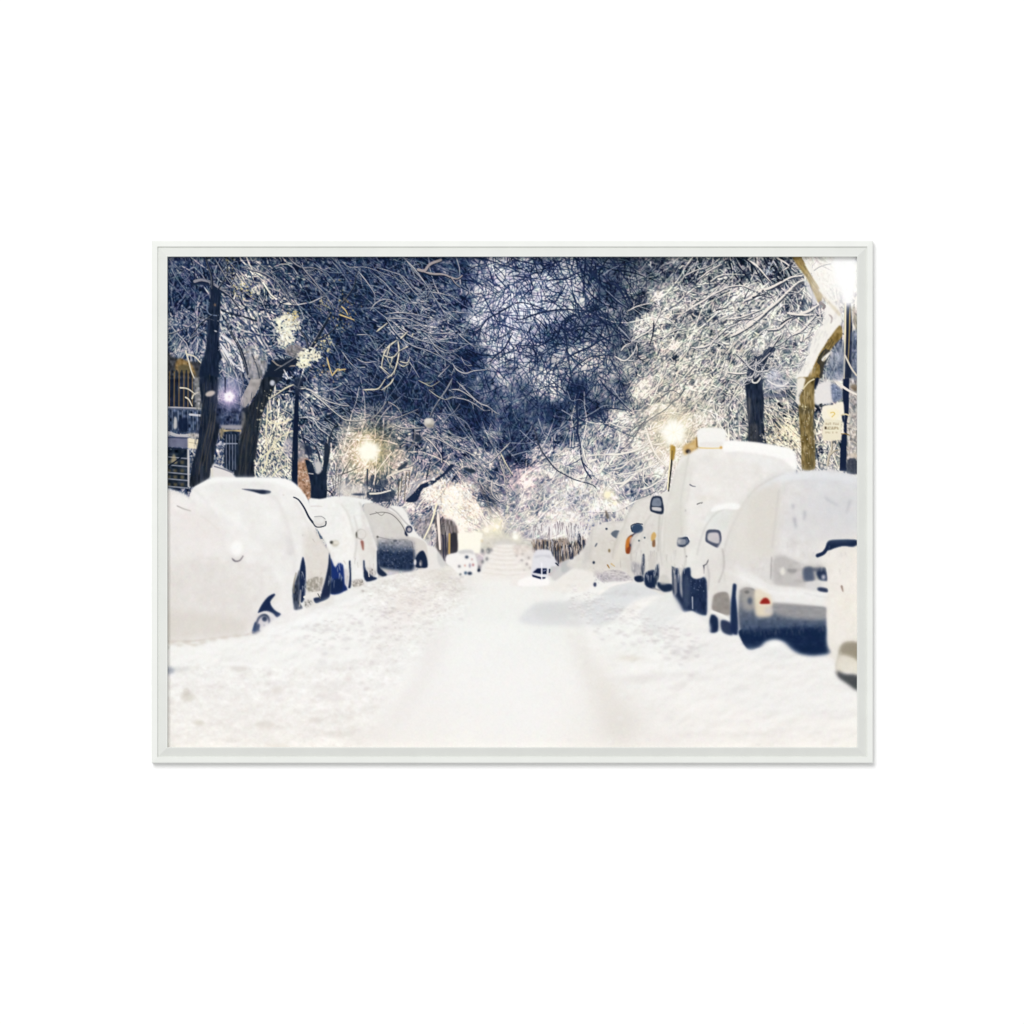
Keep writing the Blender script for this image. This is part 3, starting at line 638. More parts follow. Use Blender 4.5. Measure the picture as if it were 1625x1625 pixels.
# branch traces in the left canopy
for p, w in [('A1: 700,120 830,155 930,190 1040,270 1100,360 1180,470', 3), ('A1: 1130,20 1200,90 1280,130 1340,125 1440,150 1500,200', 3), ('A1: 1240,80 1300,160 1370,240 1440,330 1500,400 1560,520', 3),
             ('A1: 440,20 500,120 560,220 640,330 700,430', 2.4), ('A1: 560,40 680,190 800,360 880,480', 2), ('A1: 820,60 960,160 1100,290 1160,400', 2), ('A1: 1280,200 1400,300 1500,380', 2),
             ('A1: 880,560 960,640 1060,720', 1.6), ('A1: 0,750 80,730 180,690', 2.6), ('A1: 180,700 260,640 380,570', 2), ('A1: 200,800 300,740 370,700', 2)]:
    kids(p, w * .9, (168, 164, 170), (36, 46, 80), ln=(6, 22)); branch(p, w, w * .4, (36, 46, 80), (170, 166, 172), .65, .95, .45)
bark((372, 575), (385, 640), 22, 16, 70, [(192, 186, 186), (140, 134, 140), (96, 96, 116)], (5, 16))
# cream clumps of lamp-lit snow
clump(457, 515, 15, 14, 130, (252, 246, 222), 1.8, 4.4, 1); clump(455, 537, 11, 9, 70, (250, 243, 222), 1.6, 4, 2); clump(465, 500, 9, 8, 22, (228, 204, 140), 1, 2.4, 3)
clump(455, 520, 17, 20, 26, (120, 104, 84), .8, 1.5, 4); clump(448, 542, 6, 10, 18, (240, 234, 214), 1, 2.6, 41)
clump(492, 565, 16, 10, 95, (252, 245, 218), 1.6, 4, 5); clump(481, 576, 9, 6, 44, (250, 243, 214), 1.5, 3.8, 6); clump(515, 545, 14, 13, 40, (228, 214, 170), 1, 2.4, 7)
clump(505, 575, 26, 14, 30, (64, 62, 78), 1, 2, 8); clump(385, 462, 16, 14, 36, (226, 210, 150), 1, 2.4, 9); clump(407, 458, 8, 8, 22, (240, 234, 214), 1.2, 3, 10)
clump(512, 484, 12, 10, 22, (220, 202, 150), 1, 2.2, 11); clump(546, 500, 18, 22, 46, (204, 176, 120), .8, 2, 12); clump(375, 440, 26, 26, 44, (214, 206, 186), .9, 2.2, 13)
clump(365, 425, 10, 20, 20, (190, 160, 90), .8, 1.6, 14); clump(460, 596, 10, 5, 24, (240, 240, 244), 1, 2.4, 15); clump(548, 470, 22, 30, 30, (150, 132, 110), .9, 2, 16)
clump(370, 520, 20, 26, 50, (200, 198, 200), 1, 3, 17); clump(520, 590, 26, 14, 40, (190, 166, 130), .8, 2, 18); clump(400, 560, 20, 20, 34, (186, 178, 172), 1, 2.6, 19)
for p in ['A1: 1500,960 1520,1040 1550,1130', 'A1: 1550,1130 1600,1070 1624,1075', 'A2: 0,560 60,580 140,610', 'A2: 20,480 60,520 80,560', 'A2: 0,1080 60,1070']: stroke(p, 2.2, (222, 196, 140), 1.4)
# snowy shrub and the gap behind, left of the lamp post
clump(428, 665, 16, 38, 90, (222, 214, 184), .8, 2.4, 20); clump(445, 720, 24, 34, 150, (232, 226, 200), .8, 2.4, 21); clump(440, 690, 30, 58, 90, (52, 58, 80), .8, 2.0, 22)
clump(425, 740, 18, 16, 60, (236, 230, 208), .9, 2.6, 23); clump(415, 748, 14, 12, 30, (46, 54, 78), .9, 1.8, 24)
for p in ['B1: 950,240 940,380 930,560 950,700', 'B1: 940,820 950,700 1060,560 1180,490', 'B1: 890,900 930,800 960,680', 'B1: 1180,380 1060,420 960,420', 'B1: 860,760 980,680 1120,640', 'B1: 980,930 1040,860 1130,820']:
    stroke(p, 2.6, (236, 228, 196), 1.6, .85)
poly('B1: 1090,600 1180,560 1180,720 1120,740', (184, 176, 190), 2.5, .6)
# porch behind, between the trunks
poly('B1: 480,240 700,250 690,440 500,440', (58, 66, 104), 3, .75, tex=22, texs=(4, 4)); poly('B1: 500,20 560,0 680,0 690,120 640,260 520,230', (172, 178, 208), 5, .6, tex=14, texs=(6, 5))
poly('B1: 505,440 700,440 690,480 520,470', (160, 156, 166), 1.2); stroke('B1: 540,492 690,492', 3, (190, 170, 132)); poly('B1: 495,480 540,470 540,510 510,580', (176, 156, 120), 1.5, .8)
poly('B1: 550,515 670,515 650,860 545,850', (34, 44, 74), 1.2, .9, tex=14, texs=(3, 8))
for x in (560, 590, 618, 645): stroke([(264 + x / S1, 690), (264 + x / S1, 745)], 1.3, (140, 142, 160), 1.3, .75)
stroke('B1: 530,612 660,612', 2, (150, 154, 172)); clump(351, 708, 6, 8, 26, (206, 202, 204), 1, 2.6, 25); clump(349, 726, 6, 10, 24, (184, 178, 172), 1, 2.4, 26)
poly('B1: 440,800 540,840 620,890 650,960 420,960', (226, 222, 220), 1.2); stroke('B1: 450,825 530,850 620,885', 2.4, (120, 120, 138), 2, .8)
stroke('B1: 425,850 430,920', 4, (222, 218, 208), 3); stroke('B1: 550,0 550,140', 2.6, (38, 46, 80))
glow(363.5, 629.5, 7.5, 15, (255, 253, 255), (214, 186, 220), .8)
for a in range(0, 360, 30): stroke([(363.5, 629.5), (363.5 + 22 * math.cos(math.radians(a)), 629.5 + 22 * math.sin(math.radians(a)))], 1.6, (232, 208, 226), .3, .25)
# lamp post, third trunk, brick wall
poly('B1: 1230,760 1330,760 1350,1130 1290,1140 1225,1040', (176, 138, 116), 1.2, tex=20, texs=(3, 3)); poly('B1: 1230,600 1290,620 1300,760 1230,780', (160, 150, 156), 1.5, .7, tex=16, texs=(3, 3))
clump(483, 760, 9, 24, 40, (214, 196, 186), .9, 2, 27); clump(484, 766, 8, 20, 22, (110, 76, 62), .8, 1.5, 28)
poly('B1: 1205,110 1240,110 1235,360 1225,1020 1170,990 1175,700 1190,350', (24, 34, 70), .6, smooth=False)
poly('B1: 1200,0 1290,0 1260,60 1245,150 1205,150', (50, 56, 84), 1.4, .8); stroke('B1: 1188,690 1185,760', 1.4, (96, 92, 100), 1.2, .8)
poly('B1: 1480,600 1530,640 1520,760 1500,880 1490,1135 1360,1130 1350,1000 1310,830 1300,760 1360,790 1400,890 1450,870 1470,760', (32, 42, 74), .7, tex=6, texs=(3, 8))
poly('B1: 1385,790 1440,780 1450,860 1410,900', (198, 196, 196), 1.2); poly('B1: 1290,640 1340,640 1370,700 1330,730 1300,700', (38, 48, 82), 1.5, .9)
clump(500, 705, 12, 10, 20, (40, 50, 84), 1, 2.6, 29); stroke('B1: 1330,890 1370,895', 1.4, (196, 192, 192)); stroke('B1: 1490,1040 1540,1075 1560,1110', 2, (60, 62, 84))
for p in ['B1: 1600,780 1585,900 1580,1050', 'B1: 1540,900 1560,1000 1570,1100', 'B1: 1610,900 1600,1110']: stroke(p, 1.6, (96, 92, 104), 1, .8)
glow(585, 716, 16, 37, (255, 253, 238), (255, 226, 150), .8)
stroke([(583, 745), (583, 790)], 2.6, (60, 66, 88), 2.6, .85)
poly('B2: 0,970 90,1000 260,1010 260,1130 0,1130', (214, 208, 202), 2, .7, tex=12, texs=(4, 3)); poly('B2: 260,1060 400,1075 520,1040 520,1100 480,1154 300,1154', (60, 68, 96), 1.5, .8, rough=.5)
poly('B2: 110,1085 200,1075 250,1085 200,1100', (58, 66, 96), 1, .9); stroke('B2: 290,1080 380,1075 480,1050', 3, (232, 226, 216), 2)
poly('B2: 300,900 340,920 300,990 350,1000 380,960 460,950 440,1020 300,1030', (64, 72, 100), 1.5, .7, rough=.5)
# glowing thicket by the truck
clump(710, 790, 30, 26, 190, (255, 251, 243), 1, 3.6, 31); clump(700, 780, 34, 26, 60, (190, 170, 140), .7, 1.5, 32); clump(735, 800, 30, 30, 160, (252, 246, 238), 1, 3, 33)
clump(745, 812, 22, 20, 60, (206, 182, 160), .8, 1.6, 34)
poly('C2: 820,420 850,560 840,680 870,800 930,830 1030,780 1040,600 1000,480 900,450', (96, 84, 92), 1.5, .75, tex=30, texs=(2, 9))
poly('C2: 700,450 800,420 820,560 760,640 690,600 650,520', (150, 142, 150), 2, .6, tex=34, texs=(3, 6))
stroke('C2: 850,330 800,500 740,630', 3, (250, 240, 212), 2); stroke('C2: 860,400 870,560 880,720', 5, (244, 232, 222), 3); poly('C2: 970,590 1020,580 1030,760 970,760', (56, 50, 66), 1, .9); stroke('C2: 962,590 960,760', 3, (190, 160, 110))
for x in (905, 925): stroke([(538 + x / S2, 740 + 600 / S2), (538 + (x + 8) / S2, 740 + 820 / S2)], 2.4, (62, 58, 84))
for p in ['C2: 1290,150 1340,300 1400,420', 'C2: 1220,160 1300,330 1330,460']: stroke(p, 5, (118, 108, 112), 3, .55, 1.5)

# ---- right side woods
for p, w in [('A4: 0,540 90,480 180,430 250,380 330,340 420,300 540,290 620,320 670,345', 3.4), ('A4: 440,760 560,680 680,600 780,510 880,430 970,340 1060,260 1110,240', 7.0),
             ('A4: 560,430 640,390 700,340 800,310 900,260 1000,210 1100,195', 6.0), ('A4: 590,50 660,90 710,140 760,200 820,270', 4.0), ('A4: 860,30 950,80 1040,160', 3.6),
             ('A4: 920,150 990,110 1080,120', 2.4), ('A4: 60,870 180,860 260,820 330,750 400,690 500,640', 3.4), ('A4: 390,600 500,590 600,560 720,510', 3.2),
             ('A4: 440,760 540,710 640,650', 4), ('A4: 520,610 640,590 730,540', 2.4), ('A4: 1140,220 1200,150 1280,100 1370,80', 2.4),
             ('A4: 1120,300 1080,340 1000,400', 2.4), ('A4: 1250,470 1150,530 1060,560 960,620 880,690 780,700', 5.5), ('A4: 960,545 1080,560 1200,560', 5), ('A4: 700,970 800,860 900,780 930,700', 2.8),
             ('A4: 400,1100 530,1110 640,1080 720,980', 3.4), ('A4: 620,1154 630,1090', 2.4), ('A4: 1010,750 1100,700 1160,640 1230,560', 4.5), ('A4: 1090,800 1110,740', 5), ('A4: 1130,780 1180,700 1210,640', 4),
             ('A4: 1290,660 1310,600 1350,520', 4.5), ('A4: 0,200 100,150 230,110 330,40', 1.8), ('A4: 130,230 250,140 350,90', 2.4), ('A4: 230,900 260,820 390,690', 2.4),
             ('A4: 180,760 260,780 300,820', 2), ('A4: 670,1060 760,960 820,860', 2.6), ('A4: 670,940 780,960 900,1080', 2), ('A4: 880,860 960,880 1060,880', 1.8),
             ('A3: 1120,810 1200,760 1300,700 1360,600 1390,500 1340,440', 2.8), ('A3: 960,950 1060,990 1150,900 1170,830', 2.8), ('A3: 1170,860 1180,960 1240,990', 2.2),
             ('A3: 1400,800 1480,730 1560,700 1624,710', 2.2), ('A3: 1400,580 1480,610 1560,690', 2.2), ('A3: 1080,530 1180,480 1300,460 1400,500', 2.0), ('A3: 1020,900 1060,850 1130,820', 2.4)]:
    stroke([(x + .4, y + w * .42) for x, y in tile(p)], w, (70, 74, 96), w * .5, .75); kids(p, min(w, 4) * .9, (234, 228, 222), (72, 78, 102), ln=(7, 28)); stroke(p, w * .85, (240, 232, 224), w * .3)
for p, w in [('A4: 540,20 640,100 700,200 740,280', 3), ('A4: 480,80 560,170 620,260', 2.2), ('A4: 1170,260 1200,370 1180,500', 3), ('A4: 640,400 760,370', 2.6), ('A4: 480,620 600,600', 1.6), ('A4: 890,660 960,610 1030,580', 3),
             ('A3: 1180,880 1180,960 1230,985 1270,960', 2.6), ('A3: 1330,620 1320,740 1290,850', 3), ('A4: 560,410 600,330', 2), ('A4: 300,520 390,500', 2.6), ('A4: 480,640 530,610', 2)]:
    stroke(p, w, (34, 40, 70), w * .6, .9)
clump(1104, 486, 10, 4, 10, (236, 228, 218), 1.5, 3, 50); clump(1164, 488, 10, 5, 16, (238, 232, 222), 1.5, 3, 51); clump(1230, 415, 30, 12, 30, (40, 44, 70), 1, 3.4, 52)
clump(1230, 440, 14, 9, 22, (30, 36, 62), 1.2, 3.4, 53); clump(1222, 426, 10, 9, 18, (216, 222, 232), 1.2, 3, 54); clump(1212, 468, 12, 5, 16, (40, 46, 70), 1.2, 2.8, 55)
clump(1268, 470, 8, 18, 30, (90, 86, 104), 1, 3, 56); clump(1212, 582, 8, 10, 24, (32, 40, 76), 1.2, 3.2, 57); clump(1170, 470, 60, 60, 50, (44, 54, 86), .8, 2, 58); clump(1120, 560, 60, 60, 60, (60, 66, 96), .8, 1.8, 59)
clump(1225, 425, 20, 12, 14, (150, 146, 110), .8, 1.5, 60)
# dark trunk
for p, w in (('A4: 690,1080 760,960 830,860 900,760', 6), ('A4: 650,1100 560,1000 480,930', 5), ('A4: 700,1060 690,960 650,860', 3.6), ('A4: 830,860 900,840 1000,760', 3)):
    stroke(p, w, (46, 52, 80), w * .35, .8, .3); kids(p, w * .7, (232, 226, 220), (50, 56, 84), ln=(8, 22)); stroke([(x - .5, y - .3 * w) for x, y in tile(p)], w * .5, (232, 226, 220), w * .2, .9)
poly('B4: 580,0 740,0 730,60 745,200 740,400 755,540 760,640 610,620 600,440 580,200', (42, 50, 78), .8, tex=9, texs=(3, 8))
poly('B4: 600,440 680,430 700,620 610,610', (92, 86, 90), 2, .7, tex=12, texs=(3, 4)); poly('B4: 590,180 620,190 610,420 595,420', (128, 120, 120), 1.2, .7)
poly('A4: 590,1060 640,980 700,940 800,860 860,880 780,980 740,1100 720,1154 590,1154', (40, 48, 80), 1.2, .75, rough=.6); stroke('B4: 630,0 640,40 680,40 710,0', 2.4, (226, 222, 216))
poly('B4: 750,0 860,20 980,0 960,80 860,120 760,110', (200, 200, 216), 4, .5); stroke('B4: 780,20 840,60 920,70 970,40', 2.2, (236, 232, 230)); poly('B4: 745,140 960,150 980,170 860,180 750,170', (120, 122, 146), 1.2, .7)
poly('A4: 770,1110 850,1060 900,1154 760,1154', (214, 216, 230), 4, .7)
clump(1232, 695, 22, 30, 130, (236, 226, 206), .8, 2.6, 61); clump(1232, 690, 24, 34, 80, (44, 46, 68), .8, 2, 62); clump(1235, 690, 22, 26, 30, (190, 164, 110), .8, 1.8, 63)
stroke('B4: 880,240 900,260', 4, (30, 34, 56)); clump(1282, 700, 10, 30, 40, (232, 224, 212), .8, 2.4, 64)
# golden bark tree
OCH = (150, 124, 74)
poly('A4: 1010,14 1095,14 1130,100 1190,200 1250,290 1290,380 1270,450 1240,440 1200,350 1160,250 1100,160 1040,80', OCH, .9, tex=12, texs=(5, 5))
stroke('A4: 1110,30 1180,130 1240,230 1300,330', 4, (240, 236, 230), 6); stroke('A4: 1060,60 1150,190 1230,330', 2.4, (186, 158, 92), 2, .7, 1)
poly('A4: 1130,250 1190,330 1240,440 1210,480 1190,420', (206, 204, 212), 1.2, .9)
poly('A4: 1330,460 1440,480 1470,640 1400,740 1310,860 1270,980 1200,1090 1130,1154 1040,1140 1130,1000 1170,860 1200,760 1290,640', (244, 240, 233), 1.6)
poly('A4: 1455,660 1475,760 1400,850 1340,930 1300,1040 1270,1154 1160,1154 1210,1040 1260,930 1310,850 1370,760', OCH, .9, tex=14, texs=(4, 5))
poly('A4: 1270,930 1320,880 1370,900 1330,1000 1300,1060 1290,1154 1260,1154 1270,1050 1240,1000', (56, 54, 66), 1.4, .75, rough=.5)
poly('A4: 1340,920 1380,900 1340,960 1300,1000 1280,980', (240, 236, 226), .8)
poly('B4: 1060,0 1230,0 1215,100 1220,240 1200,420 1215,560 1220,700 1215,850 1105,850 1090,600 1075,400 1070,260 1080,160 1120,80', (140, 118, 76), .9, tex=15, texs=(4, 8))
poly('B4: 1060,0 1130,0 1120,60 1070,170 1090,260 1040,210 1050,120', (238, 232, 222), 1.2); poly('B4: 1070,270 1210,290 1200,330 1080,330', (92, 82, 68), 2, .6)
poly('B4: 1170,330 1215,420 1210,840 1180,840 1190,600', (96, 82, 58), 2, .6); clump(1282, 700, 8, 40, 30, (214, 206, 190), .8, 1.8, 65); clump(1275, 647, 4, 3, 6, (250, 244, 200), 1, 2, 66)
poly('B4: 1225,0 1260,0 1230,110 1215,100', (30, 36, 66), .8)
bark((1282, 615), (1281, 740), 20, 19, 120, [(110, 92, 58), (168, 146, 98), (84, 72, 52), (206, 192, 160)], (5, 14)); bark((1322, 535), (1290, 598), 12, 18, 40, [(104, 86, 54), (172, 148, 96), (70, 62, 52)], (4, 12)); bark((1270, 415), (1300, 470), 12, 12, 40, [(120, 98, 58), (176, 150, 94), (96, 80, 54)], (4, 12)); bark((1197, 620), (1200, 700), 26, 26, 90, [(60, 64, 88), (30, 36, 62), (86, 84, 96)])
stroke('B4: 1110,100 1160,40 1210,10', 2, (226, 214, 180)); stroke('A4: 1270,450 1310,480 1300,500', 5, (110, 96, 104), 4)
stroke('A4: 1350,560 1380,590 1370,640', 3, (130, 116, 118), 1.5, .7, .8)
sl_ = np.random.default_rng(95)
for _ in range(60):
    t = sl_.random(); x = 1322 - 48 * t + sl_.normal(0, 7); y = 492 + 100 * t + sl_.normal(0, 4)
    stroke([(x, y), (x - sl_.uniform(1, 5), y + sl_.uniform(3, 12))], sl_.uniform(1, 3.4), (214, 210, 208) if sl_.random() < .5 else (252, 249, 243), .8, .5, .9)
for p in ('A4: 1250,560 1220,660 1190,760 1150,860', 'A4: 1330,500 1260,600 1200,700 1160,800', 'A4: 1180,900 1120,980 1060,1060'): kids(p, 3, (242, 237, 229), (110, 112, 128), 9, (6, 16))
stroke('A4: 1290,380 1340,430 1400,500 1450,560', 6, (176, 152, 108), 5, .45, 1.5); stroke('A4: 1270,330 1330,390 1400,460', 5, (246, 242, 234), 5, .8, 1)
# snow slab, sign, lamp pole
poly('B4: 1250,60 1370,30 1400,160 1380,230 1230,250 1215,180', (232, 228, 226), 1.4); poly('B4: 1370,60 1400,50 1470,110 1480,180 1400,230 1380,200', (120, 130, 160), 1.4, .9, tex=16, texs=(2, 2))
clump(1305, 646, 8, 5, 14, (44, 46, 62), 1, 3, 68); clump(1318, 725, 16, 26, 50, (150, 150, 160), .8, 2.6, 69); clump(1316, 722, 14, 26, 46, (228, 222, 210), .9, 3, 70); clump(1306, 715, 8, 12, 12, (30, 40, 74), 1.2, 3, 71)
for p in ['E: 330,1420 360,1260 400,1150 400,1030', 'E: 370,1250 440,1180 510,1160']: stroke(p, 4, (206, 196, 178), 2); stroke([(x + 1.6, y) for x, y in tile(p)], 1, (120, 108, 96), 1, .8)
poly('E: 680,0 830,0 830,1540 640,1540 660,900 680,400', (176, 170, 172), 1.5, .55, tex=34, texs=(3, 4))
poly('E: 680,1310 820,1310 820,1540 640,1530', (60, 62, 86), 2, .8, rough=.5); poly('E: 700,1210 830,1230 830,1290 690,1270', (218, 204, 190), 1.5, .9)
poly('E: 700,130 800,100 820,200 760,210', (120, 96, 76), 1.5, .7)
poly('E: 590,0 690,0 685,180 680,560 650,700 650,900 640,1500 530,1500 545,1100 560,920 600,880 590,640 600,560 580,300', (32, 42, 80), .6, smooth=False)
poly('A4: 1495,450 1555,450 1570,700 1560,1154 1490,1154', (40, 46, 76), .7, smooth=False)
stroke('A4: 1505,450 1500,800 1490,1154', 3.2, (238, 226, 196), 2.4); stroke('A4: 1548,480 1540,800 1530,1000', 2.4, (196, 168, 112), 1.5, .8)
stroke('A4: 1580,500 1610,700', 6, (120, 100, 84), 4, .6, 2); stroke('B4: 1395,10 1480,80 1560,130 1624,160', 4.4, (240, 232, 222), 3)
poly('A4: 1555,740 1624,700 1624,1154 1560,1154', (104, 112, 142), 2, .6, tex=28, texs=(3, 6)); poly('A4: 1400,860 1480,800 1490,1154 1320,1154 1340,1040', (130, 138, 162), 2, .7, tex=18, texs=(3, 6))
stroke('A4: 1500,940 1560,1060 1610,1130', 2.6, (222, 214, 200))
CR = (247, 240, 222)
poly('E: 250,470 300,440 420,430 580,380 600,500 590,690 300,700 250,640', CR, .8); poly('E: 300,650 560,680 560,1000 270,1010 250,900 260,760', (238, 230, 206), .8, smooth=False)
poly('E: 330,510 520,510 520,620 440,680 380,640', (250, 240, 208), 1.2, .8)
stroke('E: 390,560 430,550 455,575 425,610 410,625', 1.8, (226, 196, 116), 1.8, .9, .4)
stroke('E: 560,600 620,580 680,600', 2.2, (226, 212, 176)); stroke('E: 560,900 620,895 690,920', 1.6, (150, 124, 80)); poly('E: 580,690 600,700 590,860 620,890 560,890', CR, .7, smooth=False)
def glyphs(x, y, wid, h, n, col, seed, gaps=()):
    r = np.random.default_rng(seed); cw = wid / n
    for i in range(n):
        if i in gaps: continue
        a = x + i * cw; b = a + cw * .62
        segs = [((a, y), (b, y)), ((a, y + h / 2), (b, y + h / 2)), ((a, y + h), (b, y + h)), ((a, y), (a, y + h)), ((b, y), (b, y + h))]
        for s in [segs[j] for j in r.permutation(5)[:3]]: stroke([s[0], s[1]], .9, col, .9, .75, smooth=False)
glyphs(1310.5, 671.0, 21, 3.2, 7, (186, 170, 146), 5, (3,)); glyphs(1309, 677.6, 23, 3.4, 7, (160, 140, 112), 6); glyphs(1309.5, 685.5, 20, 1.8, 7, (196, 184, 158), 7, (3, 5))
ell(1310, 679, 1.7, 2.2, (100, 84, 72), .5)
poly('E: 570,600 610,610 600,700 590,720 570,660', (32, 42, 80), .6)
# the blown-out lamp at the top right
IMG[:] = IMG + (np.exp(-(((GX - 1340) / 33) ** 2 + ((GY - 442) / 47) ** 2) ** 1.2) * .985)[..., None] * (np.array((255, 254, 250), np.float32) - IMG)
IMG[:] = IMG + (np.exp(-(((GX - 1300) / 26) ** 2 + ((GY - 450) / 40) ** 2)) * .55)[..., None] * (np.array((250, 247, 240), np.float32) - IMG)
poly('A4: 1400,14 1595,14 1600,160 1590,300 1560,470 1500,470 1470,330 1410,220', (255, 255, 255), 3.2, .97)
# lamp over the van
glow(1069, 686, 18, 42, (255, 254, 246), (255, 240, 200), .85)
poly('B3: 1490,640 1530,640 1515,760 1490,780', (176, 140, 60), .8); stroke('B3: 1495,780 1480,900 1468,1050', 2.6, (66, 60, 56), 1.8); stroke('B3: 1480,770 1465,900 1458,1040', 1.4, (248, 238, 200), 1.4)
for a in (20, 62, 100, 150, 200, 255, 300, 335): stroke([(1069, 686), (1069 + 36 * math.cos(math.radians(a)), 686 + 36 * math.sin(math.radians(a)))], 2, (255, 248, 224), .4, .4)
glow(964, 785, 5, 10, (255, 246, 214), (250, 238, 200), .8); glow(976, 799, 3, 6, (255, 250, 226), (250, 238, 200), .6)
poly('C3: 810,380 830,390 850,450 830,460', (110, 96, 92), 1, .8)

# ---- vista at the end of the street
poly([(758, 846), (775, 838), (795, 842), (812, 848), (840, 856), (846, 872), (820, 874), (780, 876), (756, 872)], (216, 212, 200), 5, .85, tex=8, texs=(5, 3))
clump(800, 835, 26, 16, 70, (214, 208, 190), .8, 1.8, 88)
stroke('C2: 1350,560 1420,470', 3, (252, 240, 196), 1.5, .9, .6); glow(789, 836, 3, 13, (255, 252, 240), (255, 246, 214), .85); glow(818, 852, 4, 8, (255, 253, 244), (250, 244, 226), .8); glow(772, 841, 4, 11, (255, 250, 236), (255, 246, 220), .7); stroke([(768, 842), (782, 836), (796, 824)], 4, (254, 248, 228), 2, .8, 1.4)
poly('D: 680,330 820,300 950,340 960,400 700,400', (212, 208, 206), 3, .8)
clump(912, 790, 34, 24, 200, (240, 238, 240), .8, 2.4, 81); clump(900, 830, 42, 16, 180, (244, 240, 238), .8, 2.4, 82); clump(920, 800, 44, 30, 70, (176, 172, 186), .7, 1.6, 83); clump(935, 825, 12, 16, 30, (150, 146, 184), .8, 1.8, 84); clump(850, 800, 30, 34, 90, (226, 220, 208), .8, 2, 85)
poly('C3: 180,640 340,640 480,620 520,680 600,600 640,640 640,720 560,780 400,840 340,740 200,720', (126, 106, 96), 1.2, .6, tex=44, texs=(1.6, 8))
for x, a, b, w in ((210, 660, 730, 3), (245, 670, 730, 3.4), (275, 660, 730, 3), (310, 660, 735, 3), (350, 650, 780, 4.5), (380, 700, 840, 3), (515, 700, 800, 8), (585, 600, 760, 6), (625, 650, 720, 4), (400, 660, 850, 3), (440, 700, 820, 2.4), (470, 700, 800, 2)):
    stroke([(812 + x / S2, 740 + a / S2), (812 + (x + 6) / S2, 740 + b / S2)], w, (50, 54, 84), w * .8, .88, .4)
fr_ = np.random.default_rng(61)
for _ in range(120):
    x = fr_.uniform(846, 930); y = 860 + fr_.uniform(-4, 10) + max(0, (x - 876)) * .12; stroke([(x, y), (x + fr_.normal(0, 1.2), y + fr_.uniform(3, 12))], fr_.uniform(.8, 2), [(60, 56, 76), (118, 96, 84), (196, 176, 160), (226, 220, 214)][fr_.integers(0, 4)], .6, .8)

# ---- 3. snow: street and banks
def cols(y):
    return np.stack([np.interp(y, [870, 930, 990, 1080, 1186], v) for v in ((236, 241, 243, 245, 244), (232, 240, 244, 243, 240), (226, 236, 240, 240, 235))], -1)
ground = cols(GY).astype(np.float32) + (noise(60, 30) * 1.2 + noise(9) * .5)[..., None]
gm = polymask(np.array(spline([(264, 1000), (330, 1012), (420, 1005), (470, 965), (520, 945), (560, 930), (610, 915), (660, 905), (700, 898), (722, 900), (760, 905), (770, 880), (790, 866), (818, 866), (840, 880), (850, 905),
       (880, 915), (905, 903), (940, 880), (960, 872), (1010, 880), (1060, 930), (1120, 970), (1200, 1005), (1300, 1010), (1362, 1030)]).tolist() + [(1365, 1200), (260, 1200)]) - (X0, Y0), (0, 0, W, H))
IMG[:] = IMG + gblur(gm, .8)[..., None] * (ground - IMG)
# ripples far down the street
poly([(788, 866), (818, 866), (832, 885), (848, 908), (850, 918), (765, 918), (768, 905), (778, 885)], (240, 235, 229), 3, .9, tex=4, texs=(5, 2))
for k, (y, a, b) in enumerate([(870, 786, 818), (876, 782, 824), (882, 779, 828), (889, 776, 834), (896, 773, 838), (904, 771, 842), (912, 768, 846)]):
    stroke([(a, y - 3), ((a * 2 + b) / 3, y), ((a + 2 * b) / 3, y), (b, y - 3)], 2.4, (226, 218, 210), 2.4, .6, .9)
    stroke([(a, y - 5.5), ((a + b) / 2, y - 2.6), (b, y - 5.5)], 1.8, (247, 241, 235), 1.8, .6, .8)
poly('D: 920,380 1150,380 1180,460 1100,520 980,520 940,450', (226, 216, 208), 1.5, .9, tex=10, texs=(4, 3)); poly('D: 960,500 1180,460 1180,680 1060,700 980,600', (238, 232, 226), 1.5, .9, tex=8)
for x, y, rx, ry in ((975, 505, 16, 8), (1040, 560, 20, 12), (1105, 610, 16, 20), (1145, 660, 10, 14), (1070, 690, 12, 6), (1050, 480, 14, 8), (1130, 530, 12, 18)): tell('D', x, y, rx, ry, (130, 124, 126), 1.2, .7)
# left bank texture and street tracks
def wash(x, y, rx, ry, col, a, rot=0, p=1.0):
    c, s = math.cos(rot), math.sin(rot); dx, dy = GX - x, GY - y
    u, v = (dx * c + dy * s) / rx, (-dx * s + dy * c) / ry
    IMG[:] = IMG + (a * np.exp(-(u * u + v * v) ** p))[..., None] * (np.asarray(col, np.float32) - IMG)
bank = polymask(np.array([(400, 1010), (480, 965), (560, 935), (640, 908), (715, 898), (745, 925), (735, 960), (700, 1010), (650, 1070), (600, 1140), (580, 1190), (264, 1190), (264, 1040)], float) - (X0, Y0), (0, 0, W, H))
bank = gblur(bank, 14)
tx = noise(7, 4) * .6 + noise(3.2, 2.2) * .8 + noise(18, 9) * .6
IMG[:] = IMG + (bank * (tx - .4) * np.interp(GY, [900, 960, 1060, 1190], [9.5, 7.5, 4.0, 3.0]))[..., None] * np.array((1, 1.15, 1.2), np.float32)
wash(640, 970, 90, 36, (238, 228, 222), .7, -.6); wash(700, 915, 40, 16, (216, 210, 202), .6, .4); wash(560, 990, 90, 40, (246, 246, 245), .6)
r_ = np.random.default_rng(5)
for _ in range(420):
    x = r_.uniform(500, 745); y = r_.uniform(905, 1080)
    if y < 1120 - .32 * x: continue
    if x > 745 - (y - 925) * .75: continue
    k = r_.uniform(.12, .4); ell(x, y, r_.uniform(.8, 2.2), r_.uniform(.6, 1.4), (196, 184, 184), .7, k)
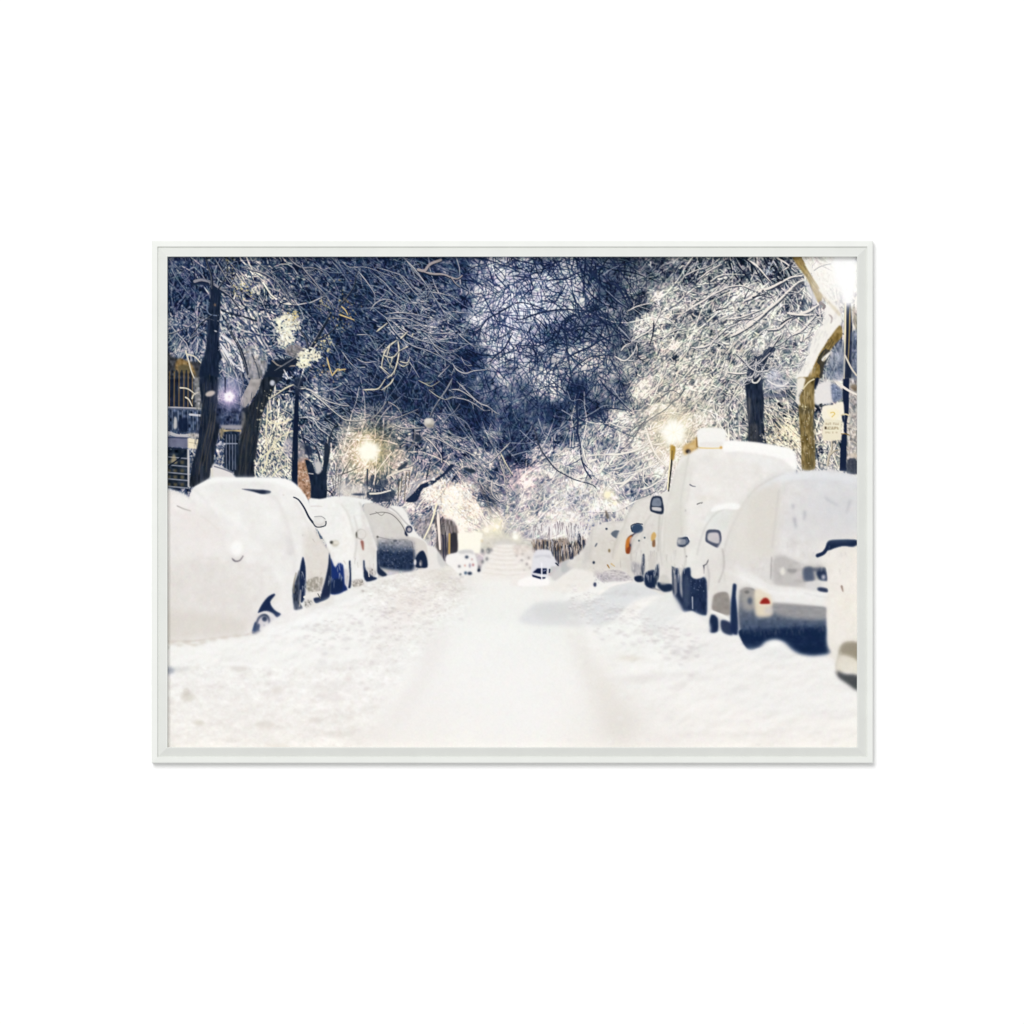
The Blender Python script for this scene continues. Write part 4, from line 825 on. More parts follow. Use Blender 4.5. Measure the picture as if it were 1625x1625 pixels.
for _ in range(70):
    x = r_.uniform(270, 600); y = r_.uniform(1050, 1180); ell(x, y, r_.uniform(2, 7), r_.uniform(2, 4), (222, 216, 212), 2.4, r_.uniform(.15, .5))
for x, y, rx, ry, c, a in ((298, 1106, 12, 7, (214, 209, 198), .7), (296, 1098, 5, 7, (212, 206, 198), .6), (380, 1058, 14, 8, (222, 216, 212), .9), (390, 1050, 5, 4, (206, 200, 198), .6), (549, 1030, 9, 4, (220, 208, 208), .7), (316, 1147, 9, 4, (216, 212, 200), .8),
                            (440, 1096, 10, 6, (224, 216, 212), .6), (500, 1142, 12, 4, (222, 216, 210), .7), (420, 1150, 16, 8, (228, 222, 214), .6), (285, 1062, 18, 3, (206, 206, 204), .6), (268, 1064, 9, 6, (160, 166, 178), .8), (553, 1076, 6, 3, (222, 212, 210), .6),
                            (582, 1093, 5, 3, (222, 214, 212), .6), (590, 1050, 4, 3, (214, 206, 206), .5), (530, 1106, 9, 8, (228, 222, 220), .6), (440, 1184, 20, 5, (232, 226, 218), .6), (575, 938, 3, 2, (170, 160, 158), .8)):
    ell(x, y, rx, ry, c, 2.2 if rx > 5 else 1, a)
# right: shade on the drifts
poly('C3: 60,1340 200,1200 400,1180 640,1180 760,1130 860,1060 960,1020 1080,1010 1240,1060 1380,1110 1200,1140 1060,1190 960,1270 860,1350 700,1390 400,1390 160,1380', (222, 223, 224), 3.0, .95)
poly('C3: 200,1210 400,1190 640,1200 700,1260 560,1330 300,1330 180,1290', (214, 215, 214), 4, .6)
poly('C3: 1190,1300 1290,1250 1420,1240 1515,1270 1515,1400 1320,1420', (222, 224, 222), 4, .8); poly('R: 640,220 760,190 900,230 920,330 760,290', (224, 226, 225), 5, .7)
poly('C3: 1000,1230 1150,1150 1300,1130 1440,1180 1420,1230 1250,1250 1120,1310 940,1370', (247, 244, 240), 3, .8)
poly('C3: 340,960 440,860 520,810 560,860 460,940 380,1000', (212, 210, 208), 1.5); poly('C3: 430,850 520,820 500,900 440,930', (192, 194, 194), 1.5, .9)
poly('C3: 360,1010 560,900 700,870 760,900 720,1010 640,1090 400,1090 240,1060', (240, 236, 230), 1.5); poly('C3: 0,980 160,920 180,1020 0,1040', (240, 234, 230), 1.5, .8)
poly('C3: 740,960 800,910 900,890 1000,920 1060,960 1040,1010 900,1000 800,1010', (196, 190, 194), 1.2, .95, tex=12, texs=(3, 2)); stroke('C3: 810,900 900,890 990,910 1050,950', 3, (244, 240, 234), 2, 1, .5)
stroke('C3: 760,1110 860,1040 960,1015 1040,1000', 4, (248, 244, 240), 3, .95, .8); tell('C3', 725, 1030, 14, 20, (70, 76, 110), .8); tell('C3', 740, 930, 26, 26, (190, 184, 186), 1.4, .7)
clump(946, 905, 10, 10, 24, (204, 198, 198), .8, 1.8, 86); clump(955, 918, 14, 8, 16, (150, 148, 164), .7, 1.4, 87)
wash(830, 1130, 60, 70, (248, 247, 245), .6); wash(925, 1040, 20, 60, (232, 227, 221), .55, -.35); wash(948, 1030, 8, 60, (248, 245, 242), .7, -.42); wash(960, 1100, 26, 50, (232, 227, 220), .7, -.3); wash(985, 1150, 36, 40, (229, 224, 218), .85, -.2); wash(1020, 1076, 40, 7, (228, 223, 220), .7, -.08); wash(1000, 1045, 22, 5, (232, 226, 214), .6); wash(1070, 1175, 60, 12, (236, 231, 228), .7)
wash(655, 1100, 15, 70, (236, 231, 228), .6, .6); wash(690, 1030, 20, 40, (234, 228, 226), .6, .5); wash(600, 1170, 30, 14, (238, 233, 229), .5); wash(760, 1080, 110, 110, (246, 245, 243), .5); wash(1340, 1110, 36, 22, (228, 225, 226), .7); wash(1190, 1100, 90, 40, (245, 241, 238), .6)
r_ = np.random.default_rng(8)
for _ in range(260):
    x = r_.uniform(900, 1355); y = r_.uniform(960, 1180)
    if y < 960 + (x - 1050) * .38: continue
    ell(x, y, r_.uniform(1.5, 8), r_.uniform(1, 3.5), (228, 224, 222) if r_.random() < .6 else (250, 248, 246), 1.6, r_.uniform(.1, .4))

# ---- 4. far vehicles
poly('D: 215,210 500,200 540,215 510,360 500,470 220,470', (254, 250, 236), .9, smooth=False); tell('D', 525, 310, 14, 16, (222, 196, 150), 1.2, .8)
for x, y, rx, ry in ((535, 440, 18, 30), (610, 440, 26, 40), (590, 545, 18, 26), (535, 580, 18, 24), (650, 430, 10, 22), (487, 670, 20, 45)): tell('D', x, y, rx, ry, (92, 92, 104), 1.3, .75)
tell('D', 600, 445, 12, 20, (200, 196, 196), .8); tell('D', 485, 690, 22, 20, (40, 46, 76), .6)
poly('D: 70,500 200,460 230,430 400,430 440,500 470,640 450,720 330,750 240,740 120,640 60,590', (246, 243, 240), .8)
poly('D: 215,450 300,425 400,432 430,490 360,470 250,480', (206, 204, 204), 1.2, .9)
for x, y, rx, ry, c in ((330, 520, 26, 22, (34, 44, 74)), (398, 550, 10, 14, (150, 90, 90)), (308, 630, 10, 12, (176, 70, 60)), (412, 620, 12, 20, (150, 50, 60)), (370, 630, 12, 34, (130, 124, 150)), (235, 640, 22, 22, (130, 130, 134)), (250, 745, 18, 18, (90, 94, 100)), (315, 725, 22, 24, (56, 84, 116)), (370, 730, 34, 24, (28, 40, 74))):
    tell('D', x, y, rx * .9, ry * .9, c, 1.0, .85)
poly('D: 1190,500 1230,430 1400,430 1440,500 1500,600 1480,640 1420,640 1380,740 1390,860 1200,850 1160,760 1170,640', (228, 227, 232), 1.0)
poly('D: 1210,500 1400,490 1420,540 1300,510 1210,540', (206, 206, 212), 1.0, .8); poly('D: 1190,760 1380,790 1390,880 1000,890 1000,820', (252, 249, 247), 1.2)
poly('D: 1200,700 1240,665 1365,665 1360,740 1290,740 1180,720', (24, 34, 80), .5, smooth=False); poly('D: 1170,745 1280,775 1350,780 1340,800 1280,805 1180,775', (28, 38, 84), .5, smooth=False); stroke('D: 1400,680 1395,720', 2.6, (34, 44, 86), 2)
stroke('D: 1298,600 1298,820', 2.0, (246, 244, 250), 2.0); stroke('D: 1345,690 1320,700', 1.4, (160, 160, 190)); stroke('D: 1480,600 1510,630', 2.4, (46, 52, 78), 2)

# ---- 5. left row of cars, far to near
WH = (240, 240, 237)
poly('C2: 740,700 820,695 860,740 930,860 900,885 730,890', (234, 230, 226), 1.0); poly('C2: 860,740 930,860 890,880 860,830', (206, 206, 204), 1.2, .8)
poly('C2: 440,350 560,360 600,430 620,490 690,600 760,660 780,740 760,820 640,700 440,480', (240, 238, 234), .9)
poly('C2: 600,620 740,650 770,720 765,880 640,880 600,800', (218, 212, 206), 1.0); poly('C2: 215,330 300,320 420,370 520,440 590,560 620,640 640,700 640,890 350,890 330,700 250,500', (210, 206, 201), .8)
poly('C2: 340,680 440,690 560,700 650,720 650,895 540,908 400,890 345,870', (40, 54, 92), 2.2, .97, tex=10, texs=(3, 3)); poly('C2: 340,640 640,650 650,720 560,740 340,720', (130, 132, 148), 3, .7, tex=20, texs=(3, 3))
clump(632, 882, 26, 14, 90, (86, 96, 124), .6, 1.4, 90); clump(628, 870, 26, 8, 60, (150, 148, 156), .6, 1.4, 91); clump(625, 893, 26, 6, 30, (150, 150, 164), .5, 1.2, 92)
poly('C2: 665,800 700,745 735,735 765,800 770,880 720,885 670,880', (34, 46, 84), .8); tell('C2', 712, 845, 14, 30, (120, 118, 134), .8); tell('C2', 708, 850, 6, 16, (190, 186, 190), .6); tell('C2', 663, 835, 11, 26, (232, 228, 228), .8)
stroke('C2: 270,420 370,400 460,420 540,500 590,600', 1.4, (130, 124, 126), 1.6, .8); stroke('C2: 320,395 370,430 400,400', 1, (140, 134, 132), 1, .8); stroke('C2: 635,660 650,760 650,830', 1.2, (120, 116, 124), 1.2, .8)
stroke('C2: 340,615 460,640 600,640', 1.2, (150, 146, 150), 1.2, .8, .5); tell('C2', 490, 650, 18, 10, (96, 96, 112), .8, .9); tell('C2', 335, 615, 10, 10, (104, 98, 98), .6, .9)
tell('C2', 610, 548, 31, 33, (66, 72, 104), .6); tell('C2', 612, 552, 17, 18, (184, 178, 182), .8); poly('C2: 575,560 600,600 590,610 572,590', (34, 42, 80), .7)
poly('C2: 200,340 250,480 330,720 335,900 330,990 240,1005 110,1060 0,1085 0,268 60,264 230,288 300,312', WH, .8)
poly('C2: 20,330 80,420 130,600 150,800 100,820 0,800 0,330', (246, 244, 240), 2, .9); poly('C2: 190,340 240,420 300,620 330,760 290,780 240,640 190,480', (226, 224, 220), 2, .9)
poly('C2: 60,270 180,330 140,420 150,560 90,430 20,330', (232, 234, 230), 2.5, .8)
tell('C2', 190, 592, 46, 48, (176, 172, 168), .8); tell('C2', 196, 590, 36, 40, (226, 224, 220), .8); tell('C2', 152, 600, 8, 30, (88, 80, 78), .8); poly('C2: 185,645 215,650 218,730 205,735', (150, 84, 76), 1.2, .85)
poly('C2: 85,825 100,820 108,1000 100,1060 80,1060 90,950', (34, 46, 88), .8); poly('C2: 0,870 30,880 50,1020 75,1075 0,1090', (32, 50, 118), .9); poly('C2: 20,900 80,900 80,1040 50,1030', (206, 200, 204), 1.4, .8)
poly('C2: 210,820 222,815 235,900 300,960 330,970 325,985 240,1005 215,960', (38, 50, 90), .9); poly('C2: 330,730 345,740 350,870 420,945 380,960 335,930 330,860', (40, 50, 86), .9)
poly('C2: 240,880 320,900 320,950 280,950', (130, 122, 120), 1.6, .6, tex=24, texs=(2, 3)); poly('C2: 110,1000 200,980 215,1030 120,1050', (170, 162, 154), 1.2, .8, tex=20, texs=(2, 2))
stroke('C2: 255,900 262,960', 1.6, (220, 214, 206)); stroke('C2: 300,850 305,940', 1.8, (210, 204, 198))
# white car beyond, blue car
poly('C1: 1240,290 1340,285 1515,280 1515,1100 1420,1110 1400,700 1300,520', (242, 242, 239), .8); stroke('C1: 1240,350 1300,346 1355,350', 1.6, (206, 196, 192), 1.2, .8, .6)
poly('C1: 1430,800 1470,880 1500,840 1540,860 1540,1090 1425,1105', (34, 58, 132), 1.0); poly('C1: 1440,1000 1530,980 1530,1090 1425,1105', (30, 44, 88), 1.4, .8)
tell('C1', 1470, 672, 36, 30, (190, 184, 168), 1.4, .8); tell('C1', 1438, 662, 15, 14, (84, 82, 82), 1); tell('C1', 1480, 665, 26, 14, (232, 228, 214), 1.2, .8)
# big snowed-in hatchback and the nearest car
poly('C1: 232,190 300,150 380,110 430,94 520,97 600,99 850,100 1000,102 1080,125 1150,180 1200,240 1245,320 1290,480 1310,580 1360,680 1410,740 1430,820 1420,1150 1340,1180 1210,1235 1110,1250 1000,1290 200,1290 200,300', (240, 240, 237), .9)
poly('C1: 260,180 400,112 900,104 960,160 900,205 600,200 300,210', (231, 232, 230), 3.5, .8); poly('C1: 880,250 980,300 1060,560 1100,780 1050,780 990,560', (234, 231, 229), 3, .8); poly('C1: 1040,600 1090,640 1110,760 1060,770', (218, 216, 216), 1.6, .8)
poly('C1: 1210,900 1300,820 1400,740 1420,1000 1380,1120 1220,1100', (236, 233, 227), 2, .9); poly('C1: 1215,1000 1290,960 1370,960 1340,1090 1230,1090', (156, 148, 138), 2, .75, tex=16, texs=(3, 3)); stroke('C1: 1260,920 1280,1010', 2, (198, 190, 180), 1.5, .8, .8)
stroke('C1: 1340,900 1330,1000', 3, (214, 206, 196), 2, .8, 1)
poly('C1: 670,200 760,203 850,205 912,218 900,236 830,242 760,222', (44, 50, 82), 1.1); stroke('C1: 660,198 760,205 820,212', 1.4, (90, 88, 110), 1.4, .7, .6)
stroke('C1: 1110,270 1150,290 1200,360 1240,440 1275,488', 2.2, (44, 52, 82), 3.4); stroke('C1: 1200,250 1260,400 1300,470', 3, (246, 246, 244), 3, .8, 1)
tell('C1', 1335, 478, 54, 44, (214, 212, 208), 1.0); tell('C1', 1330, 470, 42, 32, (232, 231, 229), .9); stroke('C1: 1390,480 1385,515 1330,530 1295,520 1270,480', 2.0, (66, 70, 88), 2); stroke('C1: 1290,440 1350,436 1385,460', 1.2, (140, 140, 146), 1.2, .8)
stroke('C1: 1275,635 1295,665', 2.4, (170, 156, 150), 1.4, .9, .6); tell('C1', 1188, 600, 8, 8, (190, 184, 182), .8, .8); tell('C1', 1020, 250, 9, 7, (196, 188, 186), .8, .8)
poly('C1: 1190,785 1212,870 1216,1000 1205,1150 1180,1190 1160,1170 1155,1000 1165,880', (34, 48, 92), .9); poly('C1: 1418,745 1436,840 1432,1080 1410,1160 1340,1160 1380,1000 1408,860', (40, 50, 88), 1)
poly('C1: 1100,1060 1130,980 1160,900 1160,1180 1190,1240 1110,1252', (60, 66, 92), 1.2, .95, tex=16, texs=(2, 5)); stroke('C1: 1130,930 1110,1020 1110,1100', 2.4, (160, 150, 136), 2, .9, .7); stroke('C1: 1170,1080 1165,1180 1160,1220', 2.2, (206, 198, 190), 2, .8, .7)
stroke('C1: 1205,1140 1270,1110 1340,1100', 4, (244, 242, 236), 3.5); poly('C1: 1280,1150 1350,1140 1400,1160 1340,1185 1300,1195', (34, 46, 86), 1); poly('C1: 1205,1170 1260,1160 1280,1200 1210,1235', (150, 146, 142), 1.4, .8, tex=30, texs=(2, 2)); stroke('C1: 1320,1110 1340,1150', 1.6, (104, 100, 104))
poly('C1: -40,205 90,215 200,270 280,350 370,430 480,520 620,560 700,640 760,800 900,960 1020,1060 1090,1160 1100,1260 1000,1300 940,1340 840,1380 740,1462 600,1482 330,1512 100,1520 -40,1530', (241, 240, 237), 2.2)
poly('C1: -40,240 60,230 100,300 200,400 330,520 400,640 330,640 200,500 60,400 -40,380', (240, 233, 230), 4, .7); poly('C1: -20,700 250,780 300,900 250,1280 -40,1280', (236, 234, 230), 8, .8); poly('C1: 380,900 560,940 560,1300 430,1330 330,1200', (236, 234, 231), 8, .7)
stroke('C1: 20,215 110,235 200,275 260,340', 2, (228, 226, 222), 2, .8, 1.5); stroke('C1: 300,430 380,490 460,560', 3, (224, 218, 214), 2, .8, 1.2); stroke('C1: 95,345 150,370 210,388', 2.6, (172, 168, 164), 2.2, .95, .8)
stroke('C1: 270,790 360,805 490,795', 3, (224, 221, 216), 3, .7, 2); tell('C1', 290, 1010, 14, 24, (212, 206, 200), 2.4, .8); tell('C1', 340, 990, 30, 30, (226, 222, 217), 3, .7); tell('C1', 440, 1300, 50, 30, (222, 216, 210), 2.6, .8); stroke('C1: 400,1150 440,1230 480,1300', 3, (226, 221, 216), 3, .8, 2)
poly('C1: -20,1290 300,1290 600,1330 720,1400 720,1450 330,1490 -20,1500', (233, 229, 223), 4, .9); stroke('C1: -20,1520 200,1522 400,1500 600,1478 730,1462', 3.2, (202, 190, 178), 1.6, .9, 1.1)
tell('C1', 612, 720, 52, 72, (249, 248, 246), 3.5); stroke('C1: 572,805 600,828 640,820 668,780', 2.8, (140, 132, 138), 1.4, 1, .7); tell('C1', 620, 850, 34, 16, (220, 214, 212), 2.5, .7)
poly('C1: 740,1460 770,1370 795,1280 830,1200 890,1130 942,1108 950,1125 905,1180 925,1225 960,1265 1000,1288 930,1350 850,1390 800,1440', (206, 202, 206), 1.2)
poly('C1: 795,1285 830,1205 890,1132 942,1108 948,1122 905,1180 922,1228 960,1265 1000,1287 965,1318 935,1285 890,1262 850,1262', (36, 50, 96), 1.0); tell('C1', 858, 1322, 30, 32, (44, 54, 96), 1.1); poly('C1: 745,1455 755,1400 775,1350 800,1390 800,1430 770,1450', (44, 60, 108), 1.2)
tell('C1', 820, 1345, 20, 26, (190, 186, 196), 1.4, .9); stroke('C1: 790,1290 860,1275 930,1310 950,1330', 3, (226, 222, 226), 2.5, .9, .8); poly('C1: 750,1462 830,1420 840,1440 780,1470', (120, 116, 130), 1.4, .8); stroke('C1: 680,1475 760,1440', 2, (196, 176, 170), 1.4, .8, .8)
tell('C1', 880, 1380, 92, 118, (40, 50, 84), 1.4, .0)
tell('C1', 842, 1368, 62, 84, (70, 76, 104), 1.3, .95, .25); tell('C1', 842, 1368, 46, 64, (200, 196, 204), 1.2, .95, .25); tell('C1', 856, 1330, 22, 22, (44, 54, 92), 1.0, .95); tell('C1', 800, 1400, 14, 30, (50, 62, 104), 1.0, .9, .2); tell('C1', 862, 1400, 12, 24, (88, 92, 122), 1.0, .8, -.5)
# snow piled against the nearest car
poly('C1: -40,1545 20,1600 60,1560 130,1530 200,1570 290,1570 340,1510 480,1495 620,1480 740,1475 800,1455 840,1400 930,1350 1010,1300 1120,1260 1250,1240 1350,1190 1440,1140 1520,1120 1700,1080 1700,1700 -40,1700', (245, 244, 241), 2.0)
stroke('C1: 40,1520 120,1515 200,1550 280,1560 340,1510', 2.2, (214, 202, 190), 1.6, .6, 1.4); stroke('C1: -10,1600 20,1570', 4, (150, 146, 140), 1, .9, 1.4); wash(470, 990, 60, 18, (247, 247, 246), .8, -.3)
wash(530, 955, 40, 7, (232, 231, 230), .6, -.3)

# ---- 6. right row, far to near
poly('C3: 600,800 640,720 720,560 820,490 960,480 1000,440 1060,340 1100,290 1200,270 1300,240 1380,190 1420,100 1515,-160 1515,1250 1420,1180 1080,1000 960,900 820,880 600,870', (228, 225, 219), .9)
poly('C3: 480,860 580,770 640,690 700,560 760,520 740,640 700,800 720,870 640,900', (222, 219, 214), 1.4); poly('C3: 640,700 700,690 690,800 620,860', (198, 196, 194), 1.8, .6)
poly('C3: 720,540 830,500 960,490 900,650 850,860 740,850 720,700', (229, 226, 221), 1.2); tell('C3', 826, 545, 12, 10, (70, 76, 100), .6); tell('C3', 735, 685, 8, 22, (90, 94, 112), .7, .9, .5); tell('C3', 715, 838, 12, 14, (56, 62, 90), .7)
poly('C3: 860,590 900,555 960,570 940,620 910,630', (112, 118, 134), .8); tell('C3', 875, 660, 24, 22, (198, 190, 184), .8); tell('C3', 875, 662, 15, 14, (226, 221, 214), .7); tell('C3', 850, 735, 12, 18, (130, 112, 78), 1, .9); stroke('C3: 835,860 850,885', 2.6, (170, 130, 80), 2); stroke('C3: 870,850 895,870', 3.4, (206, 176, 130), 2)
poly('C3: 1000,440 1060,340 1120,285 1230,265 1200,420 1140,500 1040,560 1000,640 940,800 900,800 920,620', (232, 229, 224), 1.4); stroke('C3: 945,640 900,800', 1.2, (200, 190, 184), 1, .8, .8)
ell(812 + 1095 / S2, 740 + 545 / S2, 9.5, 8.2, (66, 84, 118), .8); stroke('C3: 1050,570 1040,520 1090,498 1140,505', 1.6, (40, 50, 84)); poly('C3: 1035,600 1090,580 1070,640 1040,740 1000,760 990,700 1005,630', (60, 48, 70), .8)
poly('C3: 995,640 1050,600 1025,680 1030,750 995,755', (226, 132, 44), 1.0, .9); poly('C3: 1005,710 1040,700 1030,760 1000,760', (150, 66, 36), .8, .9); poly('C3: 1030,620 1070,620 1060,660 1030,680', (206, 176, 170), .8, .8)
stroke('C3: 945,790 950,880', 1.8, (170, 162, 156), 1.4, .8, .6); stroke('C3: 960,800 1020,830 1020,920', 6, (206, 198, 188), 4, .7, 1.5); stroke('C3: 1040,760 1050,800', 1.4, (120, 116, 120))
poly('C3: 1060,600 1160,560 1240,430 1300,420 1310,560 1290,760 1260,900 1160,950 1060,940 1030,880 1040,720', (221, 219, 213), 1.2); tell('C3', 1110, 648, 9, 9, (70, 84, 100), .6); tell('C3', 1158, 622, 9, 9, (80, 92, 108), .6)
poly('C3: 1215,600 1240,570 1260,600 1240,650 1215,650', (212, 176, 116), .8); poly('C3: 1225,650 1250,640 1250,700 1225,700', (150, 110, 82), .8); tell('C3', 1265, 665, 8, 20, (238, 234, 228), .7)
poly('C3: 1040,830 1140,860 1150,960 1100,960 1050,930', (172, 168, 174), 1.8, .8, tex=12, texs=(2, 4)); poly('C3: 1140,770 1155,760 1158,880 1140,960 1130,900', (70, 74, 100), .9); poly('C3: 1070,960 1140,955 1150,1000 1100,1010 1070,990', (34, 46, 84), .8)
poly('C3: 1165,930 1240,900 1250,1060 1200,1060 1160,1030', (34, 48, 88), 1); poly('C3: 1255,870 1285,850 1285,960 1260,1020 1245,1040', (46, 56, 88), 1); poly('C3: 1200,760 1250,740 1260,800 1240,900 1180,900', (206, 200, 194), 1.6, .8)
poly('C3: 1290,770 1400,700 1410,1030 1300,1020', (222, 218, 212), 1.6, .8); poly('C3: 1260,1010 1400,1030 1400,1080 1330,1095 1280,1060', (38, 52, 88), 1.2); poly('C3: 1290,960 1340,940 1380,1010 1300,1030', (200, 196, 192), 1.4, .8); stroke('C3: 1230,1060 1290,1080', 2.6, (140, 138, 146), 2, .8, .8)
poly('C3: 1400,710 1430,700 1425,900 1430,1160 1405,1150 1395,900', (62, 70, 98), 1.0); poly('C3: 1430,880 1515,860 1515,1270 1450,1240 1415,1160', (42, 54, 94), 1.2); poly('C3: 1425,720 1515,700 1515,860 1480,950 1490,1150 1470,1100 1460,950 1440,860', (206, 203, 200), 1.4)
poly('C3: 1410,960 1435,940 1440,1100 1420,1130', (180, 176, 178), 1.0, .7)
# van mirror
poly('C3: 1210,300 1230,262 1300,262 1315,300 1322,415 1215,395 1203,370', (46, 54, 84), .7); poly('C3: 1226,300 1240,278 1292,280 1302,345 1222,345', (134, 140, 158), .8, tex=4); poly('C3: 1222,355 1300,360 1302,390 1225,380', (206, 204, 206), .8); stroke('C3: 1220,350 1302,352', 1, (70, 74, 96))
# van
poly([(1050, 830), (1055, 808), (1063, 778), (1069, 754), (1078, 733), (1092, 718), (1110, 711), (1130, 703), (1150, 700), (1200, 702), (1235, 709), (1256, 714), (1262, 735), (1262, 760), (1280, 800), (1280, 860), (1200, 880), (1120, 890), (1070, 900), (1050, 866)], (238, 235, 231), 1.0)
poly('B4: 380,590 600,610 780,650 990,665 1020,740 1040,860 1000,850 960,790 800,730 600,700 400,690 350,720', (252, 250, 246), 1.6); poly('B4: 380,700 600,700 800,740 960,800 1000,860 860,880 700,820 500,760', (240, 240, 240), 4, .7)
poly('B3: 1470,1154 1500,1010 1550,880 1610,790 1650,760 1650,1154', (226, 224, 216), 1.6, .9); poly('C4: 20,0 120,-60 70,60 40,200 20,330 0,500 -60,700 -90,400 -60,150', (226, 224, 216), 4, .8); stroke('C4: 60,60 45,180 20,300', 2, (206, 203, 197), 2, .8, 1.4)
for a in ('C4: 50,160 70,172 95,176', ): stroke(a, 2.6, (84, 84, 104), 1.8)
stroke('C4: 112,330 140,318 150,322', 2, (110, 106, 110), 1.4); tell('C4', 155, 315, 6, 6, (96, 94, 104), .6); tell('C4', 10, 385, 8, 12, (160, 156, 160), 1, .8); wash(1122, 790, 14, 5, (226, 222, 206), .8); wash(1125, 760, 50, 35, (241, 237, 233), .6)
# roof light block on the van
poly('B4: -10,640 60,600 110,560 130,600 130,650 70,690 0,720', (212, 176, 116), 2, .9); tell('B4', 35, 685, 24, 20, (58, 40, 46), 1.2); tell('B4', 70, 640, 30, 14, (222, 196, 150), 1.4, .9); stroke('B4: 115,560 120,640', 3, (150, 112, 60), 2.4, .9, .6)
poly('B4: 120,500 150,470 330,466 385,490 390,560 365,640 330,660 140,652 125,600', (246, 244, 240), 1.1); poly('B4: 150,600 360,600 350,640 145,640', (234, 230, 226), 1.5, .8); stroke('B4: 145,652 240,656 330,655', 2.2, (232, 204, 140), 2.2, .9, .6); tell('B4', 343, 650, 13, 14, (206, 150, 60), 1, .9)
poly('B4: 100,690 360,670 340,740 100,720', (246, 243, 238), 2.5, .8)
# mid car, mirror
poly('C4: 0,700 60,620 120,520 180,430 240,370 330,350 440,360 440,500 380,600 330,760 200,900 180,960 60,980 0,880', (232, 231, 226), 1.4); poly('C4: 250,345 320,320 470,318 460,370 300,378', (250, 249, 246), 1.8); poly('C4: 190,430 300,385 440,380 380,520 330,560 190,540', (224, 229, 226), 3, .7)
poly('C4: 190,570 215,550 300,555 320,585 318,715 190,660 182,640', (92, 94, 118), .9); poly('C4: 205,590 225,578 295,582 300,672 205,642', (196, 192, 196), 1, tex=3)
tell('C4', 5, 645, 42, 46, (66, 74, 106), .9); tell('C4', 2, 650, 28, 30, (132, 138, 160), .9); stroke('C4: 0,610 30,608 48,640', 2.4, (244, 244, 246), 2)
poly('C3: 1440,640 1455,610 1515,605 1515,700 1440,695', (60, 68, 98), .9); poly('C3: 1450,640 1515,635 1515,680 1455,680', (150, 152, 166), .9); poly('C3: 1450,600 1515,590 1515,612 1455,618', (240, 240, 240), .9)
poly('C4: 0,900 50,880 60,960 110,980 165,960 195,1000 200,1290 130,1295 60,1260 0,1275', (44, 58, 98), 1.2, tex=7, texs=(3, 6)); poly('C4: 0,960 40,960 45,1200 0,1230', (82, 90, 120), 2.4, .8); stroke('C4: 70,1140 72,1240', 2, (206, 208, 216), 1.4, .9, .5); clump(1108, 925, 12, 18, 24, (150, 156, 176), .6, 1.4, 95)
stroke('C4: 210,810 195,850 165,865', 2.8, (92, 88, 100), 1.8, .9, .6); stroke('C4: 170,870 170,930', 2.4, (84, 82, 100), 2, .9, .6); tell('C4', 18, 785, 8, 10, (140, 134, 138), .7, .9); poly('C4: 65,950 85,900 160,880 165,960 100,975', (236, 232, 226), 1.4)
# big estate car: shell of snow
poly('C4: 205,1440 205,1000 180,900 260,760 330,640 370,560 440,400 500,270 560,190 660,110 800,50 900,60 1000,70 1100,45 1300,40 1515,90 1600,90 1600,1300 1240,1400 480,1460 400,1440 300,1400', (232, 230, 226), 1.6)
poly('C4: 380,560 470,380 560,240 700,200 800,230 800,560 730,700 540,800 420,760', (230, 227, 221), 4, .8); poly('C4: 820,230 1200,180 1515,240 1515,640 1240,660 1150,760 780,680', (229, 227, 226), 4, .8); poly('C4: 700,130 830,70 1000,80 1400,80 1515,130 1515,230 1000,180 820,220', (225, 228, 230), 5, .8)
poly('C4: 960,60 1100,50 1300,50 1500,100 1515,200 1200,160 1000,140', (214, 217, 224), 5, .7); stroke('C4: 825,230 800,480 770,700', 2.6, (212, 209, 208), 2.2, .8, 1.5); poly('C4: 1380,250 1515,260 1515,560 1400,520', (212, 215, 220), 6, .6)
for p, w in (('C4: 945,340 950,365', 3.4), ('C4: 1050,400 1045,460', 4), ('C4: 960,460 970,520', 5), ('C4: 1225,270 1260,300 1330,340', 4), ('C4: 1440,310 1415,390', 4)): stroke(p, w, (176, 176, 184), w * .7, .8, 1.4)
poly('C4: 560,800 720,780 760,860 760,1030 640,960', (212, 209, 204), 4, .7, tex=6); poly('C4: 770,800 860,770 1060,850 1240,860 1240,1080 1060,1060 800,1040 760,980', (184, 180, 178), 2.8, .9, tex=3, texs=(9, 6)); stroke('C4: 760,790 752,980', 2.4, (160, 156, 156), 2, .8, 1.1)
tell('C4', 855, 915, 18, 30, (250, 246, 226), 1.6); poly('C4: 900,890 980,900 960,930 900,920', (160, 156, 158), 1.6, .8)
poly('C4: 1040,890 1110,880 1130,1000 1050,1000 1035,960', (90, 98, 126), 2, .9); poly('C4: 1150,920 1180,890 1230,900 1245,1000 1190,1000 1160,960', (52, 62, 98), 1.6); tell('C4', 1212, 965, 18, 22, (190, 190, 200), 1.6); poly('C4: 1050,890 1230,885 1230,910 1050,915', (96, 100, 124), 1.6, .8)
poly('C4: 1060,1010 1240,1000 1240,1080 1060,1070', (216, 214, 214), 2, .9); poly('C4: 1160,1060 1190,1055 1255,1070 1255,1098 1200,1100 1165,1085', (52, 60, 96), 1.4)
poly('C4: 440,860 540,900 640,970 760,1040 900,1060 1240,1110 1245,1230 960,1230 820,1200 740,1100 560,1040 430,1000', (240, 239, 237), 2.0); stroke('C4: 1050,1110 1240,1140', 3, (190, 188, 188), 2.6, .8, 1.2)
